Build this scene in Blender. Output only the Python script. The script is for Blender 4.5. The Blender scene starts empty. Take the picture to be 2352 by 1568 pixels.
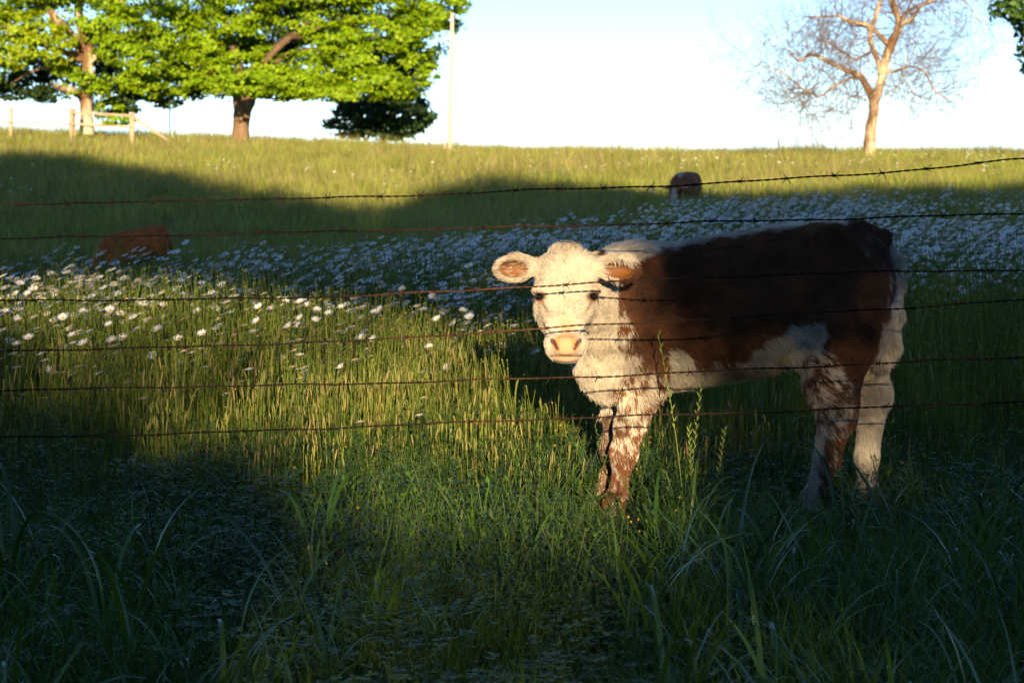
import bpy, math, random
import numpy as np
from mathutils import Vector
sc = bpy.context.scene
C = sc.collection
rng = np.random.default_rng(11)
random.seed(11)
R = math.radians

# ------------------------------------------------------------------ camera, sky, sun, exposure
EYE = 1.3
PITCH = R(4.57)
LENS = 85.0
F = LENS / 36.0 * 2352.0
cam_d = bpy.data.cameras.new('camera')
cam = bpy.data.objects.new('camera', cam_d); C.objects.link(cam)
cam.location = (0, 0, EYE)
cam.rotation_euler = (R(90) - PITCH, 0, 0)
cam_d.lens = LENS; cam_d.sensor_width = 36; cam_d.clip_start = 0.1; cam_d.clip_end = 5000
cam_d.dof.use_dof = True; cam_d.dof.focus_distance = 8.05; cam_d.dof.aperture_fstop = 9.0
sc.camera = cam

SUN_EL, SUN_AZ = R(10.0), R(-2.5)          # light travels towards +Y and a little to -X
w = bpy.data.worlds.new('World'); sc.world = w; w.use_nodes = True
nt = w.node_tree; nt.nodes.clear()
sky = nt.nodes.new('ShaderNodeTexSky'); sky.sky_type = 'NISHITA'; sky.sun_disc = False
sky.sun_elevation = SUN_EL; sky.sun_rotation = R(180 + 2.5)
sky.air_density = 0.6; sky.dust_density = 0.0; sky.ozone_density = 2.5; sky.altitude = 800
bg = nt.nodes.new('ShaderNodeBackground'); bg.inputs['Strength'].default_value = 0.102
wo = nt.nodes.new('ShaderNodeOutputWorld')
nt.links.new(sky.outputs[0], bg.inputs[0]); nt.links.new(bg.outputs[0], wo.inputs[0])
sl = bpy.data.lights.new('sun', 'SUN'); sl.energy = 5.0; sl.angle = R(0.5); sl.color = (1.0, 0.80, 0.50)
so = bpy.data.objects.new('sun', sl); C.objects.link(so)
TRAVEL = Vector((math.cos(SUN_EL) * math.sin(SUN_AZ), math.cos(SUN_EL) * math.cos(SUN_AZ), -math.sin(SUN_EL)))
so.rotation_euler = TRAVEL.to_track_quat('-Z', 'Y').to_euler(); so.location = (1, -30, 20)
sc.view_settings.view_transform = 'Standard'; sc.view_settings.look = 'None'
sc.view_settings.exposure = 1.2; sc.view_settings.gamma = 1.0; sc.view_settings.use_curve_mapping = False
sc.render.engine = 'CYCLES'
cy = sc.cycles
cy.max_bounces = 5; cy.diffuse_bounces = 3; cy.glossy_bounces = 2; cy.transmission_bounces = 3; cy.transparent_max_bounces = 4
cy.use_denoising = True; cy.use_adaptive_sampling = True; cy.adaptive_threshold = 0.015
cy.caustics_reflective = False; cy.caustics_refractive = False
cy.sample_clamp_indirect = 4.0

# ------------------------------------------------------------------ camera maths (reference pixels are 2352 x 1568)
CP, SP = math.cos(PITCH), math.sin(PITCH)
def at(px, py, Y):
    """world point on the pixel's ray at world depth Y"""
    a = (px - 1176.0) / F; b = (784.0 - py) / F
    dy = CP + b * SP; dz = -SP + b * CP
    k = Y / dy
    return np.array([a * k, Y, EYE + dz * k])
def pix(p):
    x, y, z = p[..., 0], p[..., 1], p[..., 2] - EYE
    d = y * CP - z * SP; u = y * SP + z * CP
    return 1176 + F * x / d, 784 - F * u / d

# ------------------------------------------------------------------ terrain
def lerp(x, xs, ys): return np.interp(x, xs, ys)
def sstep(a, b, x):
    t = np.clip((x - a) / (b - a), 0, 1); return t * t * (3 - 2 * t)
def terr(x, y):
    x = np.asarray(x, float); y = np.asarray(y, float)
    yy = np.maximum(y, 1.0)
    ang = x / yy                                    # bearing, so the crest follows the view's sweep of the hill
    xc = ang * 74
    crest = lerp(xc, [-40, -15.6, -8, 0, 5, 11, 16, 40], [1.9, 1.57, 1.27, 1.04, 0.94, 0.93, 0.95, 1.2])
    dip = lerp(ang, [-0.24, -0.19, -0.1, 0.0, 0.07, 0.2], [-0.75, -0.68, -0.48, -0.12, 0.06, 0.12])
    z = dip * sstep(14, 32, y)
    rise = np.clip((y - 34) / 40.0, 0, 1)
    rise = rise * rise * (3 - 2 * rise) * 0.5 + rise * 0.5
    z = z + (crest - dip) * rise
    z = z - 0.018 * np.maximum(y - 77, 0) - 0.00016 * np.maximum(np.minimum(y - 77, 120), 0) ** 2
    z = z + 0.025 * np.sin(x * 1.7 + 0.6) * np.sin(y * 1.3 + 1.1) * sstep(9.5, 13, y) + 0.05 * np.sin(x * 0.31 + 1) * np.sin(y * 0.23) * sstep(14, 40, y)
    return z
def ground_at(px, py, y0=4.0, y1=90.0):
    ys = np.linspace(y0, y1, 1800)
    a = (px - 1176.0) / F; b = (784.0 - py) / F
    dy = CP + b * SP; dz = -SP + b * CP
    k = ys / dy; xs = a * k; zs = EYE + dz * k
    below = np.nonzero(zs < terr(xs, ys))[0]
    i = below[0] if len(below) else len(ys) - 1
    return np.array([xs[i], ys[i], float(terr(xs[i], ys[i]))])

# ------------------------------------------------------------------ helpers
def tag(o, label=None, cat=None, group=None, kind=None):
    if label: o['label'] = label
    if cat: o['category'] = cat
    if group: o['group'] = group
    if kind: o['kind'] = kind
    return o
def empty(name, loc=(0, 0, 0), **k):
    o = bpy.data.objects.new(name, None); C.objects.link(o); o.location = tuple(loc); o.empty_display_size = 0.05
    return tag(o, **k)
def make_mesh(name, V, Fc, mats, col=None, smooth=False, mi=None):
    """V (n,3); Fc (m,k) with one k, or a list of such arrays"""
    me = bpy.data.meshes.new(name)
    if not isinstance(Fc, (list, tuple)): Fc = [Fc]
    Fc = [np.asarray(f, np.int32) for f in Fc if len(f)]
    V = np.asarray(V, np.float32)
    me.vertices.add(len(V)); me.vertices.foreach_set('co', V.ravel())
    idx = np.concatenate([f.ravel() for f in Fc]); tot = np.concatenate([np.full(len(f), f.shape[1], np.int32) for f in Fc])
    st = np.concatenate([[0], np.cumsum(tot)[:-1]]).astype(np.int32)
    me.loops.add(len(idx)); me.loops.foreach_set('vertex_index', idx)
    me.polygons.add(len(tot)); me.polygons.foreach_set('loop_start', st); me.polygons.foreach_set('loop_total', tot)
    if smooth: me.polygons.foreach_set('use_smooth', np.ones(len(tot), bool))
    if mi is not None: me.polygons.foreach_set('material_index', np.asarray(mi, np.int32))
    if not isinstance(mats, (list, tuple)): mats = [mats]
    for m in mats: me.materials.append(m)
    if col is not None:
        ca = me.color_attributes.new('Col', 'FLOAT_COLOR', 'POINT')
        c4 = np.ones((len(V), 4), np.float32); c4[:, :3] = col
        ca.data.foreach_set('color', c4.ravel())
    me.update(); me.validate()
    return me
def obj(name, me, parent=None, loc=None):
    o = bpy.data.objects.new(name, me); C.objects.link(o)
    if parent is not None: o.parent = parent
    if loc is not None: o.location = tuple(loc)
    return o
class MB:
    """collects geometry for one mesh"""
    def __init__(s): s.V = []; s.q = []; s.t = []; s.c = []; s.n = 0; s.qm = []; s.tm = []
    def add(s, V, quads=None, tris=None, col=(1, 1, 1), m=0):
        V = np.asarray(V, float).reshape(-1, 3)
        if quads is not None and len(quads): s.q.append(np.asarray(quads) + s.n); s.qm.append(np.full(len(quads), m))
        if tris is not None and len(tris): s.t.append(np.asarray(tris) + s.n); s.tm.append(np.full(len(tris), m))
        c = np.broadcast_to(np.asarray(col, float), (len(V), 3)); s.c.append(c)
        s.V.append(V); s.n += len(V)
    def mesh(s, name, mats, smooth=True):
        Fc = []; mi = []
        if s.q: Fc.append(np.concatenate(s.q)); mi.append(np.concatenate(s.qm))
        if s.t: Fc.append(np.concatenate(s.t)); mi.append(np.concatenate(s.tm))
        return make_mesh(name, np.concatenate(s.V), Fc, mats, np.concatenate(s.c), smooth, np.concatenate(mi))
def tube(pts, rad, sides=6, cap=True, rough=0.0, up=None):
    pts = np.asarray(pts, float); n = len(pts); rad = np.broadcast_to(np.asarray(rad, float), (n,))
    T = np.gradient(pts, axis=0); T /= np.linalg.norm(T, axis=1)[:, None] + 1e-9
    ref = np.array([0.13, 0.97, 0.2]) if up is None else np.asarray(up, float)
    A = np.cross(T, ref); A /= np.linalg.norm(A, axis=1)[:, None] + 1e-9
    B = np.cross(T, A)
    th = np.arange(sides) * 2 * math.pi / sides
    r = rad[:, None] * (1 + rough * rng.standard_normal((n, sides)))
    V = pts[:, None, :] + r[..., None] * (np.cos(th)[None, :, None] * A[:, None, :] + np.sin(th)[None, :, None] * B[:, None, :])
    V = V.reshape(-1, 3)
    i = np.arange(n - 1)[:, None] * sides; j = np.arange(sides)[None, :]; j2 = (j + 1) % sides
    Q = np.stack([i + j, i + j2, i + sides + j2, i + sides + j], -1).reshape(-1, 4)
    tris = []
    if cap:
        V = np.vstack([V, pts[0], pts[-1]]); a, b = n * sides, n * sides + 1
        for k in range(sides):
            k2 = (k + 1) % sides
            tris.append((a, k2, k)); tris.append((b, (n - 1) * sides + k, (n - 1) * sides + k2))
    return V, Q, np.array(tris, int).reshape(-1, 3)
def spline(pts, n):
    """Catmull-Rom resample of rows (any width)"""
    P = np.asarray(pts, float)
    if len(P) < 3: return np.array([P[0] + (P[-1] - P[0]) * t for t in np.linspace(0, 1, n)])
    Pe = np.vstack([2 * P[0] - P[1], P, 2 * P[-1] - P[-2]])
    out = []
    for t in np.linspace(0, len(P) - 1 - 1e-6, n):
        i = int(t); f = t - i; a, b, c, d = Pe[i], Pe[i + 1], Pe[i + 2], Pe[i + 3]
        out.append(0.5 * ((2 * b) + (-a + c) * f + (2 * a - 5 * b + 4 * c - d) * f * f + (-a + 3 * b - 3 * c + d) * f ** 3))
    return np.array(out)
class Noise:
    def __init__(s, seed, n=10, octaves=3):
        g = np.random.default_rng(seed); s.k = []; s.ph = []
        for o in range(octaves):
            k = g.standard_normal((n, 3)) * (2.0 ** o); s.k.append(k); s.ph.append(g.uniform(0, 6.28, n))
    def __call__(s, p, f=1.0):
        out = 0
        for o, (k, ph) in enumerate(zip(s.k, s.ph)):
            out = out + np.sin(p @ (k.T * f) + ph).sum(-1) / math.sqrt(len(ph)) * 0.6 ** o
        return out * 0.6

# ------------------------------------------------------------------ materials
def new_mat(name):
    m = bpy.data.materials.new(name); m.use_nodes = True; m.node_tree.nodes.clear(); return m, m.node_tree.nodes, m.node_tree.links
def foliage(name, trans=0.25, rough=0.55, spec=0.25, var=0.25, tcol=(1.25, 1.2, 0.5)):
    m, N, L = new_mat(name)
    at_ = N.new('ShaderNodeVertexColor'); at_.layer_name = 'Col'
    oi = N.new('ShaderNodeObjectInfo')
    mr = N.new('ShaderNodeMapRange'); mr.inputs['To Min'].default_value = 1 - var; mr.inputs['To Max'].default_value = 1 + var
    L.new(oi.outputs['Random'], mr.inputs['Value'])
    hs = N.new('ShaderNodeHueSaturation'); L.new(at_.outputs['Color'], hs.inputs['Color']); L.new(mr.outputs[0], hs.inputs['Value'])
    p = N.new('ShaderNodeBsdfPrincipled'); L.new(hs.outputs[0], p.inputs['Base Color'])
    p.inputs['Roughness'].default_value = rough; p.inputs['Specular IOR Level'].default_value = spec
    t = N.new('ShaderNodeBsdfTranslucent')
    mx = N.new('ShaderNodeMix'); mx.data_type = 'RGBA'; mx.blend_type = 'MULTIPLY'; mx.inputs[0].default_value = 1
    L.new(hs.outputs[0], mx.inputs[6]); mx.inputs[7].default_value = (*tcol, 1); L.new(mx.outputs[2], t.inputs['Color'])
    ms = N.new('ShaderNodeMixShader'); ms.inputs[0].default_value = trans
    L.new(p.outputs[0], ms.inputs[1]); L.new(t.outputs[0], ms.inputs[2])
    o = N.new('ShaderNodeOutputMaterial'); L.new(ms.outputs[0], o.inputs[0])
    return m
def noisy(name, c1, c2, scale=8.0, rough=0.8, spec=0.2, bump=0.3, stretch=(1, 1, 1), detail=6, metallic=0.0, vcol=False, lo=0.35, hi=0.65):
    m, N, L = new_mat(name)
    tc = N.new('ShaderNodeTexCoord'); mp = N.new('ShaderNodeMapping'); mp.inputs['Scale'].default_value = stretch
    L.new(tc.outputs['Object'], mp.inputs['Vector'])
    nz = N.new('ShaderNodeTexNoise'); nz.inputs['Scale'].default_value = scale; nz.inputs['Detail'].default_value = detail; nz.inputs['Roughness'].default_value = 0.65
    L.new(mp.outputs[0], nz.inputs['Vector'])
    cr = N.new('ShaderNodeValToRGB'); cr.color_ramp.elements[0].position = lo; cr.color_ramp.elements[1].position = hi
    cr.color_ramp.elements[0].color = (*c1, 1); cr.color_ramp.elements[1].color = (*c2, 1)
    L.new(nz.outputs['Fac'], cr.inputs[0])
    p = N.new('ShaderNodeBsdfPrincipled'); p.inputs['Roughness'].default_value = rough; p.inputs['Specular IOR Level'].default_value = spec
    p.inputs['Metallic'].default_value = metallic
    if vcol:
        a = N.new('ShaderNodeVertexColor'); a.layer_name = 'Col'
        mx = N.new('ShaderNodeMix'); mx.data_type = 'RGBA'; mx.blend_type = 'MULTIPLY'; mx.inputs[0].default_value = 1
        L.new(a.outputs[0], mx.inputs[6]); L.new(cr.outputs[0], mx.inputs[7]); L.new(mx.outputs[2], p.inputs['Base Color'])
    else: L.new(cr.outputs[0], p.inputs['Base Color'])
    if bump:
        b = N.new('ShaderNodeBump'); b.inputs['Strength'].default_value = bump; b.inputs['Distance'].default_value = 0.02
        L.new(nz.outputs['Fac'], b.inputs['Height']); L.new(b.outputs[0], p.inputs['Normal'])
    o = N.new('ShaderNodeOutputMaterial'); L.new(p.outputs[0], o.inputs[0])
    return m
def vcol_mat(name, rough=0.6, spec=0.3, sss=0.0):
    m, N, L = new_mat(name)
    a = N.new('ShaderNodeVertexColor'); a.layer_name = 'Col'
    p = N.new('ShaderNodeBsdfPrincipled'); p.inputs['Roughness'].default_value = rough; p.inputs['Specular IOR Level'].default_value = spec
    L.new(a.outputs[0], p.inputs['Base Color'])
    o = N.new('ShaderNodeOutputMaterial'); L.new(p.outputs[0], o.inputs[0])
    return m
M_ground = noisy('ground_soil', (0.028, 0.042, 0.010), (0.075, 0.080, 0.026), scale=3.0, bump=0.6)
M_grass = foliage('grass_blades', 0.28, 0.5, 0.25, 0.3)
M_broad = foliage('broad_grass', 0.25, 0.32, 0.5, 0.2)
M_leaf = foliage('tree_leaves', 0.30, 0.5, 0.2, 0.0)
M_dark_leaf = foliage('dark_tree_leaves', 0.2, 0.55, 0.2, 0.0)
M_petal = foliage('daisy_petals', 0.2, 0.6, 0.2, 0.06, (1, 1, 0.95))
M_disc = noisy('daisy_disc', (0.55, 0.28, 0.01), (0.75, 0.42, 0.02), scale=600, rough=0.8)
M_stem = foliage('flower_stems', 0.1, 0.6, 0.2, 0.2)
M_dry = foliage('dry_stems', 0.05, 0.8, 0.1, 0.25)
M_bark = noisy('tree_bark', (0.12, 0.07, 0.04), (0.27, 0.16, 0.085), scale=6, stretch=(1, 1, 0.25), bump=0.8)
M_bare = noisy('bleached_bark', (0.17, 0.09, 0.042), (0.60, 0.45, 0.30), scale=2.2, stretch=(1, 1, 0.22), bump=0.7, lo=0.42, hi=0.56)
M_twig = noisy('twig_bark', (0.13, 0.08, 0.055), (0.24, 0.155, 0.105), scale=6, bump=0)
M_wood = noisy('weathered_wood', (0.34, 0.23, 0.14), (0.52, 0.38, 0.25), scale=5, stretch=(1, 1, 0.2), bump=0.4)
M_pole = noisy('pale_pole_wood', (0.60, 0.46, 0.32), (0.78, 0.64, 0.48), scale=4, stretch=(1, 1, 0.1), bump=0.3)
M_brown = noisy('dark_brown_wood', (0.10, 0.06, 0.035), (0.18, 0.11, 0.06), scale=4)
M_steel = noisy('grey_steel', (0.05, 0.06, 0.065), (0.09, 0.105, 0.11), scale=10, rough=0.6, bump=0.1)
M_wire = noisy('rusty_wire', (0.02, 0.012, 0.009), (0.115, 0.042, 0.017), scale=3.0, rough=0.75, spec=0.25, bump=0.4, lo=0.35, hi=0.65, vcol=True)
M_skin = vcol_mat('calf_skin', 0.6, 0.25)
M_eye = noisy('dark_eye', (0.006, 0.004, 0.003), (0.012, 0.007, 0.004), scale=20, rough=0.08, spec=0.6, bump=0)
M_hide = vcol_mat('cow_hide', 0.75, 0.15)

# ------------------------------------------------------------------ ground
def build_ground():
    ys = np.concatenate([np.linspace(-60, 4, 33), np.linspace(4.3, 40, 140), np.linspace(40.5, 110, 120), np.geomspace(112, 1500, 40)])
    us = np.concatenate([np.linspace(-1, -0.3, 20), np.linspace(-0.29, 0.29, 90), np.linspace(0.3, 1, 20)])
    half = np.maximum(40, np.abs(ys) * 1.1)
    X = us[None, :] * half[:, None]; Y = np.repeat(ys[:, None], len(us), 1)
    Z = terr(X, Y)
    V = np.stack([X, Y, Z], -1).reshape(-1, 3)
    n, m = len(ys), len(us)
    i = np.arange(n - 1)[:, None] * m; j = np.arange(m - 1)[None, :]
    Q = np.stack([i + j, i + j + 1, i + m + j + 1, i + m + j], -1).reshape(-1, 4)
    g = obj('ground', make_mesh('ground', V, Q, M_ground, None, True))
    tag(g, 'meadow soil rising to a low grassy hill crest', kind='structure')
build_ground()

# ------------------------------------------------------------------ leaf crowns
def leaf_quads(P, Nn, size, col):
    """folded diamond leaves at P with normals Nn"""
    n = len(P)
    a = rng.standard_normal((n, 3)); T = np.cross(Nn, a); T /= np.linalg.norm(T, axis=1)[:, None] + 1e-9
    B = np.cross(Nn, T)
    s = (size * rng.uniform(0.65, 1.35, n))[:, None]
    v0 = P - T * s * 0.5; v1 = P + B * s * 0.36 + Nn * s * 0.08; v2 = P + T * s * 0.55 - Nn * s * 0.05; v3 = P - B * s * 0.36 + Nn * s * 0.08
    V = np.stack([v0, v1, v2, v3], 1).reshape(-1, 3)
    Q = np.arange(n * 4).reshape(n, 4)
    return V, Q, np.repeat(col, 4, axis=0)
def lobe_points(c, r, n, sub=26, spread=0.22):
    """leaf positions: sub-clusters on the shell of an ellipsoid lobe, gaps between them"""
    d = rng.standard_normal((sub, 3)); d /= np.linalg.norm(d, axis=1)[:, None]
    rad = rng.uniform(0.45, 1.0, sub) ** 0.6
    cc = d * rad[:, None]
    k = rng.integers(0, sub, n)
    q = cc[k] + rng.standard_normal((n, 3)) * spread * rng.uniform(0.5, 1.0, n)[:, None] * np.array([1, 1, 0.62])
    P = np.asarray(c) + q * np.asarray(r)
    Nn = q * 1.1 + rng.standard_normal((n, 3)) * 0.45 + np.array([0, -0.15, 0.35]); Nn /= np.linalg.norm(Nn, axis=1)[:, None] + 1e-9
    return P, Nn
def pal(n, cols, j=0.15):
    cols = np.asarray(cols); c = cols[rng.integers(0, len(cols), n)]
    return np.clip(c * (1 + j * rng.standard_normal((n, 1))), 0.002, 1)

GREENS = [(0.19, 0.31, 0.006), (0.22, 0.335, 0.006), (0.16, 0.275, 0.006), (0.25, 0.34, 0.007)]
YGREENS = [(0.22, 0.31, 0.006), (0.25, 0.32, 0.006), (0.18, 0.275, 0.006), (0.28, 0.32, 0.008)]
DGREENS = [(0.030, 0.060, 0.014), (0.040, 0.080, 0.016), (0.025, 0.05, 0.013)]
def crown(name, parent, lobes, leaf, cols, mat, per=900, sub=26):
    Vs = []; Qs = []; Cs = []; n0 = 0
    for lb in lobes:
        c, r = lb[0], lb[1]; n = int(per * (r[0] * r[2]) ** 0.9)
        cl = lb[2] if len(lb) > 2 else cols
        P, Nn = lobe_points(c, r, n, sub)
        V, Q, cc = leaf_quads(P, Nn, leaf, pal(n, cl))
        Vs.append(V); Qs.append(Q + n0); Cs.append(cc); n0 += len(V)
    return obj(name, make_mesh(name, np.concatenate(Vs), np.concatenate(Qs), mat, np.concatenate(Cs)), parent)
def limb_mesh(parent, name, pts, rad, mat, sides=8, n=12, rough=0.04):
    q = spline(np.column_stack([np.asarray(pts, float), np.asarray(rad, float)]), n)
    V, Q, T = tube(q[:, :3], q[:, 3], sides, True, rough)
    return obj(name, make_mesh(name, V, [Q, T], mat, None, True), parent)

# a tree is described by pixels at its own depth; every lobe gets its own depth offset
def lobes_px(lst, Y, base):
    out = []
    for it in lst:
        px, py, rx, ry = it[:4]; dy = it[4] if len(it) > 4 else random.uniform(-1.6, 1.6)
        s = (Y + dy) / F
        p = at(px, py, Y + dy) - base
        rd = max(0.8, min(1.9, rx * s * 1.05))
        out.append((p, (rx * s * 1.10, rd, ry * s * 1.12)) + tuple(it[5:6]))
    return out
def pts_px(lst, Y, base, dys=None):
    P = []; r = []
    for i, (px, py, rp) in enumerate(lst):
        P.append(at(px, py, Y + (dys[i] if dys else 0)) - base); r.append(rp * Y / F)
    return P, r

# --- middle maple
YB = 73.0
bB = at(552, 324, YB); bB[2] = float(terr(bB[0], YB)) - 0.05
tB = empty('maple_tree', bB, label='broad green maple on the hill crest with a thick dark-topped trunk', cat='tree', group=None)
P, r = pts_px([(552, 330, 21), (553, 300, 19), (556, 262, 20), (560, 235, 26), (562, 205, 30)], YB, bB); limb_mesh(tB, 'trunk', P, r, M_bark, 12, 16)
for L_ in ([(560, 225, 22), (530, 180, 16), (500, 110, 12), (470, 60, 9), (420, 20, 6)], [(562, 220, 24), (590, 150, 18), (640, 105, 14), (700, 60, 10), (760, 0, 7)],
           [(560, 215, 20), (545, 140, 15), (515, 40, 12), (500, -60, 9), (520, -200, 6)], [(575, 200, 16), (650, 130, 12), (760, 110, 9), (880, 90, 7), (980, 60, 4)],
           [(600, 150, 12), (660, 90, 13), (690, 85, 9), (740, 60, 6)], [(550, 200, 14), (470, 150, 10), (440, 80, 8), (430, 0, 6)]):
    P, r = pts_px(L_, YB, bB, [random.uniform(0.3, 1.2) * min(1, i / 2) + .1 * i for i in range(len(L_))]); limb_mesh(tB, 'limb', P, np.array(r) * .62, M_brown, 7, 14)
LB = [(395, 60, 75, 60), (450, 150, 85, 45), (390, 190, 60, 32), (520, 175, 85, 42), (600, 170, 80, 45), (560, 120, 70, 40), (470, 100, 60, 40), (680, 195, 70, 30),
      (650, 20, 70, 38), (720, 60, 75, 40), (760, 150, 85, 50), (720, 190, 75, 30), (840, 130, 75, 45), (830, 190, 75, 34), (900, 60, 75, 50), (880, 190, 55, 35),
      (950, 130, 50, 45), (930, 200, 40, 25), (970, 30, 55, 45), (1010, 20, 45, 45), (1030, 45, 30, 30), (985, 170, 22, 24), (1050, 15, 25, 22), (540, 30, 60, 45), (430, 10, 80, 45),
      (620, -40, 100, 55), (760, -30, 110, 55), (890, -40, 110, 55), (500, -60, 110, 60), (1010, -60, 70, 50), (600, -150, 160, 70), (760, -160, 160, 80), (900, -140, 120, 70),
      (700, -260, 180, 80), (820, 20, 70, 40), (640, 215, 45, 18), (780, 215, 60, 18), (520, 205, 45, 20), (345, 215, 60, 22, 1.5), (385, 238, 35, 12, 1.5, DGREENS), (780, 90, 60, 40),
      (700, 130, 90, 60, 2.6, DGREENS), (520, 80, 90, 60, 2.8, DGREENS), (850, 90, 90, 60, 2.8, DGREENS), (920, 150, 60, 40, 2.5, DGREENS), (450, 180, 80, 45, 2.2, DGREENS), (620, 60, 90, 60, 2.4, DGREENS), (760, 40, 90, 60, 2.6, DGREENS), (960, 90, 60, 60, 2.4, DGREENS), (400, 120, 80, 60, 2.6, DGREENS), (700, 200, 90, 25, 2.4, DGREENS), (560, 190, 75, 26, -4.2), (590, 200, 60, 22, -3.2)]  # dark-leaf lobes at the back imitate shade in the crown's gaps
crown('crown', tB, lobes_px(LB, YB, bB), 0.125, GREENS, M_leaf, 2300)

# --- left maple
YA = 71.0
bA = at(197, 305, YA); bA[2] = float(terr(bA[0], YA)) - 0.05
tA = empty('maple_tree', bA, label='yellow-green maple behind the rail fence with a sunlit trunk and a bent low limb', cat='tree')
P, r = pts_px([(200, 318, 19), (199, 270, 14), (197, 225, 15), (203, 160, 13), (195, 100, 12), (180, 20, 10), (190, -100, 8)], YA, bA); limb_mesh(tA, 'trunk', P, r, M_bare, 12, 16)
for L_ in ([(196, 232, 12), (182, 218, 9), (165, 207, 8), (140, 202, 7), (128, 196, 5)], [(195, 130, 12), (160, 75, 10), (125, 40, 9), (108, 10, 7), (95, -50, 5)],
           [(198, 120, 10), (240, 60, 8), (280, 0, 6)], [(200, 150, 7), (240, 110, 6), (300, 70, 4)], [(196, 140, 8), (120, 110, 6), (40, 90, 4), (0, 50, 3)],
           [(120, 150, 4), (70, 165, 3), (30, 190, 2)]):
    P, r = pts_px(L_, YA, bA, [random.uniform(-0.9, 0.4) * min(1, i / 2) - 0.2 * i for i in range(len(L_))]); limb_mesh(tA, 'limb', P, r, M_bare, 7, 14)
LA = [(30, 60, 70, 40, -1.2, YGREENS), (60, 110, 75, 30, -1.2, YGREENS), (20, 135, 50, 25, -1.2, YGREENS), (120, 110, 55, 35, -1.0, YGREENS), (100, 60, 45, 40, -0.8, YGREENS), (40, 20, 70, 25, 0, GREENS),
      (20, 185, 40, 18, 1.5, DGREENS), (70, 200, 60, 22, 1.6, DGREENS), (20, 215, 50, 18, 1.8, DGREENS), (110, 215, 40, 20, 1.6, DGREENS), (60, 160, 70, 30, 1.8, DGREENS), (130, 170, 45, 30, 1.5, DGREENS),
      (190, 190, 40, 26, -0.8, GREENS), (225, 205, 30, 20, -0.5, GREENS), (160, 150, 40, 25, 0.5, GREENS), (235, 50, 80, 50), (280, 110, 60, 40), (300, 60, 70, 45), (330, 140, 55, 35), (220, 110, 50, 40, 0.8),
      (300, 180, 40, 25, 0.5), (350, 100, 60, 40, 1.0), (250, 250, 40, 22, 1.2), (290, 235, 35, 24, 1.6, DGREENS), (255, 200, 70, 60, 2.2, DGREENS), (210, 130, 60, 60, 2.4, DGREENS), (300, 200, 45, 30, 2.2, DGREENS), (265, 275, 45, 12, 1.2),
      (330, 190, 50, 30, 1.0, GREENS), (180, -20, 110, 40), (60, -30, 110, 40), (300, -20, 100, 45), (180, -110, 160, 60), (60, -110, 140, 60), (-40, 40, 60, 70), (-60, 140, 60, 60), (100, -210, 150, 60), (-60, 200, 60, 25, 1.5, DGREENS)]
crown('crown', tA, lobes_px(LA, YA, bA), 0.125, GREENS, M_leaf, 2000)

# --- dark young tree behind
YC = 79.0
bC = at(880, 326, YC); bC[2] = float(terr(bC[0], YC)) - 0.05
tC = empty('young_tree', bC, label='dark leafy young tree in shade under the right end of the maple', cat='tree')
P, r = pts_px([(880, 345, 9), (880, 290, 8), (876, 230, 6), (880, 160, 4)], YC, bC); limb_mesh(tC, 'trunk', P, r, M_brown, 8, 10)
for L_ in ([(880, 300, 6), (830, 280, 4), (780, 275, 3), (745, 285, 2)], [(878, 270, 6), (930, 255, 4), (990, 260, 2)], [(878, 240, 5), (920, 215, 3), (955, 195, 2)]):
    P, r = pts_px(L_, YC, bC); limb_mesh(tC, 'limb', P, r, M_brown, 6, 10)
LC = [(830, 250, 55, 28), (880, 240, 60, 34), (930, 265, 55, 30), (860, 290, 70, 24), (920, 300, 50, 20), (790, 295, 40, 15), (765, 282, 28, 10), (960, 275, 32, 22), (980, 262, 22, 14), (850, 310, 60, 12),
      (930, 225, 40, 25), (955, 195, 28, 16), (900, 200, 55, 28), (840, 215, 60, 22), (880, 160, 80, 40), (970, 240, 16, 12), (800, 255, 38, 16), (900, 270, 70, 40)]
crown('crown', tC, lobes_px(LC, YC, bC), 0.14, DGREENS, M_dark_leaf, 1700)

# --- tree at the right edge: only the tips of its boughs reach into the frame
YD = 62.0
bD = at(2620, 352, YD); bD[2] = float(terr(bD[0], YD)) - 0.05
tD = empty('maple_tree', bD, label='dark green leafy bough tips hanging in at the top right corner', cat='tree')
P, r = pts_px([(2620, 365, 24), (2622, 250, 18), (2600, 100, 14), (2590, -100, 9)], YD, bD); limb_mesh(tD, 'trunk', P, r, M_bark, 10, 12)
for L_ in ([(2615, 180, 10), (2520, 90, 7), (2420, 70, 5), (2350, 60, 3)], [(2605, 100, 10), (2500, 20, 7), (2380, 10, 4), (2310, 25, 2)]):
    P, r = pts_px(L_, YD, bD); limb_mesh(tD, 'limb', P, r, M_bark, 7, 12)
LD = [(2312, 22, 34, 22), (2340, 45, 25, 14), (2355, 10, 40, 30), (2350, 75, 16, 20), (2362, 110, 16, 14), (2352, 138, 18, 14), (2372, 160, 20, 16), (2420, 60, 60, 60), (2440, 140, 60, 50), (2500, 40, 90, 70), (2500, 180, 70, 40),
      (2580, 100, 100, 80), (2600, -40, 140, 80), (2450, -40, 110, 50), (2680, 40, 100, 80), (2700, 150, 90, 50), (2620, -160, 140, 80)]
crown('crown', tD, lobes_px(LD, YD, bD), 0.17, [(0.05, 0.10, 0.015), (0.07, 0.13, 0.015), (0.04, 0.08, 0.015)], M_dark_leaf, 1300)

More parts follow.
